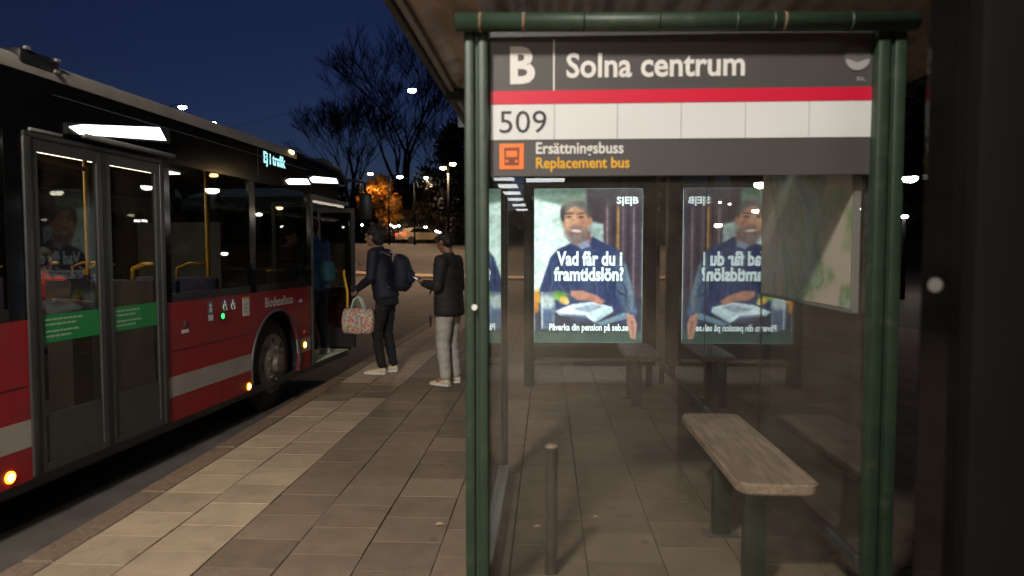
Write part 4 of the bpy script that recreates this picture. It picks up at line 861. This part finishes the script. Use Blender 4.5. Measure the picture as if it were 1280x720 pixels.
# twin lamp
pa, pb = px(554, 210, 48), px(566, 205, 48); mid = px(560, 211, 48)
t = thing('street_lamp', (mid.x, mid.y, hgt(mid.x, mid.y)), 'twin headed street lamp before the dark trees', 'street lamp'); h = mid.z-hgt(mid.x, mid.y)
MB().tube([(0, 0, 0), (0, 0, h+.1)], [.09, .05], 10).build('pole', 'voidblack', t, True)
for p in (pa, pb):
    q = p-Vector((mid.x, mid.y, hgt(mid.x, mid.y))); MB().tube([(0, 0, h), tuple(q+Vector((0, 0, .12)))], .03, 8).build('arm', 'dgrey', t, True)
    MB().tube([(q.x, q.y, q.z+.2), (q.x, q.y, q.z+.03)], [.1, .24], 14).build('lamp_head', 'dgrey', t, 'auto'); MB().ball(tuple(q), (.22, .22, .12), 12, 8).build('lens', 'lampo', t, True)
ld = bpy.data.lights.new('lamp_light', 'SPOT'); ld.energy = 1800; ld.color = WARM; ld.spot_size = radians(165); ld.spot_blend = .5; ld.shadow_soft_size = .2
o = bpy.data.objects.new('lamp_light', ld); COL.objects.link(o); o.parent = t; o.location = (0, 0, h-.3)
# lamps over the bus roof line and at the right edge
for x, y, d, lab, s_ in ((228, 134, 45, 'street lamp just above the bus roof nearer the middle door', .25), (266, 154, 60, 'street lamp just above the bus roof nearer the display', .3), (1137, 223, 26, 'white lamp to the right of the shelter post', .27)):
    p = px(x, y, d); lamp((p.x, p.y, hgt(p.x, p.y)), p, .8, 0, lab, 'lampglass', 0, size=s_)
for x, y, d, lab, s_ in ((1046, 246, 30, 'white lamp seen across the map case', .09), (1005, 284, 40, 'small lamp left of the map case', .10), (1075, 262, 36, 'small lamp at the right side of the map case', .09), (842, 297, 42, 'lamp just right of the advertisement', .10), (900, 253, 46, 'left of the paired lamps over the reflected advertisement', .09), (912, 255, 46, 'right of the paired lamps over the reflected advertisement', .09)):
    p = px(x, y, d); lamp((p.x, p.y, hgt(p.x, p.y)), p, .0, 0, lab, 'lampglass', 0, size=s_)
for x, y, dist, lab, s_, le in ((266, 238, 16, 'square lamp across the street mirrored in the bus window', .2, 'lampglass'), (268, 219, 17, 'orange lamp mirrored above the white one in the bus window', .13, 'lampo'), (172, 276, 24, 'lamp mirrored at the left in the middle door glass', .11, 'lampglass'), (181, 276, 24, 'lamp mirrored at the right in the middle door glass', .11, 'lampglass'), (206, 274, 24, 'lamp mirrored by the rear edge of the window', .12, 'lampglass'), (281, 317, 20, 'low lamp mirrored in the lower part of the window', .12, 'lampglass'), (356, 284, 18, 'lamp mirrored in the driver window', .14, 'lampglass'), (324, 268, 20, 'small lamp mirrored beside the window pillar', .12, 'lampglass'), (350, 260, 26, 'small orange lamp mirrored in the driver window', .15, 'lampo')):
    F_ = 860; d = px(x, y, 1.0)-Vector((0, 0, 1.52)); tt = -3.25/(d.x-.06*d.y); H_ = Vector((0, 0, 1.52))+d*tt; nn = Vector((1, -.06, 0)).normalized(); rd = (d-2*d.dot(nn)*nn).normalized(); p = H_+rd*dist
    lamp((p.x, p.y, hgt(p.x, p.y)), p, .0, 0, lab, le, 0, size=s_)
# low distant lights in a row
dl = [(452, 281, 70), (487, 281, 69), (493, 283, 68.5), (498, 282, 70), (497, 294, 68), (532, 284, 70), (546, 289, 66), (551, 291, 66), (600, 286, 70), (430, 284, 69)]
names = ['small white light at the left end of the far car park', 'leftmost of the cluster of three far lights', 'middle of the cluster of three far lights', 'rightmost of the cluster of three far lights', 'low light just below the cluster of far lights', 'far light above the parked car', 'left of two far lights over the head of the man', 'right of two far lights over the head of the man', 'far light hidden beyond the green post', 'far light beyond the bus front']
for (x, y, d), lab in zip(dl, names):
    p = px(x, y, d); lamp((p.x, p.y, hgt(p.x, p.y)), p, 0, 0, lab, 'lampglass', 0, size=.13*d/60)
# ------------------------------------------------------------------ canopy with ceiling lights behind the photographer (seen as reflections)
CN = thing('station_canopy', (-.4, -17.5, 0), 'long flat station canopy on grey posts behind the camera', 'canopy')
MB().box((-2.0, -8.6, 3.42), (2.2, 8.2, 3.56), .02).build('roof', mat('canopy_soffit', (.20, .19, .18), .6), CN, 'auto')
for y in (-8, -2.7, 2.7, 7.9):
    for x in (-1.9, 2.1): MB().box((x-.05, y-.05, 0), (x+.05, y+.05, 3.42), .008).build('post', 'dgrey', CN)
cl = []
for i, s_ in enumerate((16.9, 18.9, 21.1, 23.6, 26.4, 29.3)):
    t = thing('ceiling_light', (-1.08, 5.6-s_, 3.34), 'white ceiling light panel number %s along the canopy behind the camera' % ['one', 'two', 'three', 'four', 'five', 'six'][i], 'ceiling light', group='ceiling lights under the canopy')
    tag(t, ['nearest','second','third','fourth','fifth','farthest'][i]+' white ceiling light in the row mirrored in the shelter glass')
    MB().box((-.26, -.52, .015), (.26, .52, .08), .006).build('housing', 'grey', t); MB().box((-.25, -.5, .0), (.25, .5, .014)).build('diffuser', 'tube', t)
t = thing('ceiling_light', (-.05, -11.3, 3.29), 'wide white ceiling light beside the row under the canopy', 'ceiling light'); MB().box((-.48, -.4, .015), (.48, .4, .13), .006).build('housing', 'grey', t); MB().box((-.47, -.39, 0), (.47, .39, .014)).build('diffuser', 'tube', t)

# ================================================================== TREES
def branch_tree(mb, p, d, L, r, lev, rr, spread=.55, maxlev=6):
    pts = [p]; q = p; dd = d.copy(); n = 3
    for i in range(n):
        dd = (dd+Vector((rr.uniform(-.12, .12), rr.uniform(-.12, .12), rr.uniform(-.04, .10)))).normalized(); q = q+dd*L/n; pts.append(q)
    e = r*.62; q_ = .02; mb.tube(pts, [max(q_, r), max(q_, r*.86), max(q_, r*.74), max(q_*.8, e)], 7 if lev < 2 else 4 if lev < 4 else 3, cap=False)
    if lev >= maxlev: return
    k = rr.choice((2, 3, 3)) if lev < 5 else 3
    for i in range(k):
        a = rr.uniform(0, 2*pi); s_ = rr.uniform(.5, 1)*spread; ax = Vector((cos(a), sin(a), 0)); nd = (dd+ax*s_+Vector((0, 0, .05))).normalized()
        branch_tree(mb, pts[-1] if i < 2 else pts[2], nd, L*rr.uniform(.68, .86), e*rr.uniform(.7, .95), lev+1, rr, spread, maxlev)
def bare(loc, H, seed, label, maxlev=7, spread=.55, thick=.28, lean=(0, 0)):
    rr = random.Random(seed); t = thing('bare_tree', loc, label, 'tree')
    b = MB(); p = Vector((0, 0, 0)); b.tube([p, (lean[0]*.3, lean[1]*.3, H*.1), (lean[0], lean[1], H*.2)], [thick*1.3, thick, thick*.85], 10, cap=False); b.build('trunk', 'bark', t, True)
    b = MB(); q = Vector((lean[0], lean[1], H*.2))
    for k in range(5): a = 2*pi*k/5+rr.uniform(-.4, .4); branch_tree(b, q, Vector((cos(a)*.42, sin(a)*.42, 1)).normalized() if k else Vector((0, 0, 1)), H*.21, thick*(.55 if k else .7), 1, rr, spread, maxlev)
    b.build('crown', 'bark', t, True); return t
def ground(x, y): return (x, y, hgt(x, y))
bt = px(506, 290, 74); bare(ground(bt.x, 74), 24.0, 3, 'tall bare tree with a wide branching crown against the dusk sky', 7, .62, .42)
bt = px(440, 290, 78); bare(ground(bt.x, 78), 18.5, 11, 'bare tree left of the tall one just past the bus front', 7, .62, .3)
bt = px(556, 290, 80); bare(ground(bt.x, 80), 17, 5, 'bare tree right of the tall one behind the twin lamp', 6, .6, .3)
def leafy(loc, H, R, m, label, seed, n=2600, ls=.16, z0=.25, shape=1.0, name='leafy_tree'):
    rr = np.random.default_rng(seed); t = thing(name, loc, label, 'tree'); r2 = random.Random(seed)
    b = MB(); b.tube([(0, 0, 0), (0, 0, H*.4), (.1, 0, H*.8)], [R*.07, R*.05, R*.015], 8); 
    for k in range(9):
        a = r2.uniform(0, 6.28); z = H*r2.uniform(.3, .7); b.tube([(0, 0, z), (cos(a)*R*.5, sin(a)*R*.5, z+H*.12)], [R*.02, R*.008], 5)
    b.build('trunk', 'bark', t, True)
    cl = []
    for k in range(26):
        a = rr.uniform(0, 2*pi); u = rr.uniform(0, 1)**.6; z = rr.uniform(z0, .95); w = R*sin(pi*min(1, max(.08, (z-z0+.12)/(1.05-z0))))**.6*shape; cl.append((cos(a)*w*u*.8, sin(a)*w*u*.8, z*H, R*rr.uniform(.2, .38)))
    vs = []; fs = []
    for k in range(n):
        c = cl[rr.integers(len(cl))]; d = rr.normal(size=3); d /= np.linalg.norm(d); p = np.array(c[:3])+d*c[3]*rr.uniform(.3, 1.05); a = rr.normal(size=3); a /= np.linalg.norm(a); q = np.cross(a, d); q /= np.linalg.norm(q)+1e-6
        s_ = ls*rr.uniform(.6, 1.3); o = len(vs); vs += [tuple(p-a*s_), tuple(p+q*s_*.5), tuple(p+a*s_), tuple(p-q*s_*.5)]; fs.append((o, o+1, o+2, o+3))
    MB().add(vs, fs)
    me = bpy.data.meshes.new('crown'); me.from_pydata(vs, [], fs); link('crown', me, M[m], t); return t
o_ = px(476, 290, 67); leafy(ground(o_.x, 67), 6.6, 2.6, 'leafo', 'orange leaved tree glowing under the orange street lamp', 2, 5200, .17, z0=.35)
for k_, (x_, y_, H_, R_, m_n, lb) in enumerate(((502, 72, 6.6, 4.0, 'leafb', 'brown leaved bushy tree behind the parked car'), (524, 74, 6.4, 4.2, 'leafb', 'brown leaved bushy tree between the two small street lamps'), (548, 71, 6.6, 4.2, 'leafb', 'brown leaved bushy tree behind the head of the man with the phone'),
    (572, 60, 10.5, 3.6, 'leafd', 'tall dark dense tree beside the left green shelter post'), (596, 62, 11.0, 4.0, 'leafd', 'tall dark tree behind the green shelter post'), (448, 76, 5.6, 4.0, 'leafd', 'dark low tree beyond the bus front'), (474, 78, 6.2, 4.4, 'leafd', 'dark low tree behind the orange leaved tree'))):
    o_ = px(x_, 290, y_); leafy(ground(o_.x, y_), H_, R_, m_n, lb, 40+k_, 6500, .24, z0=.04)
for i, (x, y, h_) in enumerate(((6.0, 34, 7), (12, 30, 6.5), (18, 38, 8), (1, 44, 6.5))):
    leafy(ground(x, y), h_, 3.2, 'leafd', ['dark tree seen through the glass right of the advertisement', 'dark tree far to the right of the shelter', 'tallest dark tree at the far right', 'dark tree hidden behind the advertisement'][i], 20+i, 4000, .2, z0=.1)
# far wood: a mass of foliage
vs = []; fs = []
for k in range(26000):
    x = rng.uniform(-130, 70); y = rng.uniform(100, 118); top_ = 5.2+1.6*noise.noise(Vector((x*.07, 3, 1)))+1.2*noise.noise(Vector((x*.3, 0, 4))); z = 2.6+rng.uniform(0, 1)**.8*top_
    a = rng.normal(size=3); a /= np.linalg.norm(a); q = np.cross(a, rng.normal(size=3)); q /= np.linalg.norm(q)+1e-6; s_ = rng.uniform(.25, .6); p = np.array((x, y, z)); o = len(vs); vs += [tuple(p-a*s_), tuple(p+q*s_*.6), tuple(p+a*s_), tuple(p-q*s_*.6)]; fs.append((o, o+1, o+2, o+3))
me = bpy.data.meshes.new('far_wood'); me.from_pydata(vs, [], fs); o = link('far_wood', me, 'leafb'); tag(o, 'dark line of trees beyond the car park', 'trees', kind='stuff')
# distant low building behind the trees and dark wall to the right
BD = thing('office_building', (-34, 128, 2.47), 'dark long office building beyond the far trees', 'building')
MB().box((-40, 0, 0), (45, 12, 6.5)).build('wall', 'brick', BD); MB().box((-40.5, -.5, 6.5), (45.5, 12.5, 6.8)).build('roof', 'black', BD)
KW = thing('kiosk', (7.4, 0, 0), 'dark rendered kiosk standing to the right behind the shelter', 'building')
MB().box((0, -9, -.13), (5, 8, 3.3)).build('wall', 'brick', KW); MB().box((-.3, -9.3, 3.3), (5.3, 8.3, 3.5), .02).build('roof', 'black', KW)
for y in (-5, -1.5, 2, 5.5):
    f = MB().box((-.03, y, .9), (-.001, y+1.4, 2.4)).build('window', 'darkglass', KW); MB().box((-.05, y-.06, .84), (-.031, y+1.46, .9)).build('sill', 'grey', f)
AP = thing('apartment_building', (13.5, 40, hgt(0, 40)-.5), 'tall unlit apartment building at the right behind the shelter', 'building')
MB().box((0, 0, 0), (46, 12, 17.5)).build('wall', 'brick', AP); MB().box((-.4, -.4, 17.5), (46.4, 12.4, 17.9)).build('roof', 'black', AP)
wd = MB().box((0, -.06, 0), (1.5, -.001, 1.3)).build('window', 'darkglass', AP); wd.location = (1.2, 0, 2.0)
for k in range(5):
    for j in range(10):
        if k+j: c_ = wd.copy(); COL.objects.link(c_); c_.location = (1.2+j*3.1, 0, 2.0+k*3.0)
# ------------------------------------------------------------------ parked car far away
pc = px(525, 304, 64); CR = thing('parked_car', (pc.x, 64, hgt(0, 64)+.02), 'beige parked car with red tail light in the far car park', 'car', rz=radians(38))
prof = [(-2.1, .35), (-2.1, .75), (-2.0, .95), (-1.55, 1.02), (-1.15, 1.42), (.35, 1.45), (.95, 1.0), (1.9, .88), (2.1, .7), (2.1, .35)]
MB().prism(prof, 1, -.85, .85).build('body', mat('beige_car_paint', (.45, .36, .24), .3, coat=.5), CR, 'auto')
MB().prism([(-1.45, 1.02), (-1.12, 1.37), (.3, 1.40), (.82, 1.02)], 1, -.858, .858).build('window', 'blackgloss', CR)
for x in (-1.35, 1.3):
    for s_ in (-1, 1): MB().tube([(x, s_*.70, .32), (x, s_*.88, .32)], .32, 18).build('wheel', 'rubber', CR, 'auto')
for s_ in (-.7, .7): MB().box((-2.12, s_-.14, .68), (-2.06, s_+.14, .92), .02).build('tail_light', 'taill', CR)
MB().box((-2.06, -.862, .70), (-1.86, -.852, .92)).build('tail_light', 'taill', CR)
# ------------------------------------------------------------------ stop flag pole
fp = px(579, 190, 11.5); SF = thing('stop_flag', (fp.x+.16, 11.5, 0), 'white and red stop flag on a thin pole behind the green post', 'sign')
MB().tube([(0, 0, 0), (0, 0, 3.9)], .03, 10).build('pole', 'grey', SF, True)
fz = px(577, 152, 11.5).z; MB().box((-.24, -.015, fz-.09), (-.03, .015, fz+.07)).build('flag', 'signwhite', SF); MB().box((-.24, -.016, fz+.071), (-.03, .016, fz+.14)).build('flag_top', 'signred', SF); MB().box((-.22, -.02, fz+.16), (-.03, .02, fz+.52)).build('plate', 'rust', SF)
# ================================================================== dark screen at the photographer's right
DS = thing('wind_screen', (.972, 1.5, 0), 'dark framed glass screen at the right edge close to the camera', 'glass screen')
MB().box((-.178, -.004, .05), (-.101, .004, 2.88)).build('pane', 'darkglass', DS)
MB().box((-.100, -.05, 0), (.12, .05, 2.9), .01).build('post', 'voidblack', DS, 'auto'); MB().box((.121, -.03, 0), (.9, .03, 2.9), .01).build('side_panel', 'voidblack', DS, 'auto')
MB().tube([(-.154, -.006, 1.452), (-.154, -.0045, 1.452)], .015, 14).build('sticker', 'seatgrey', DS)
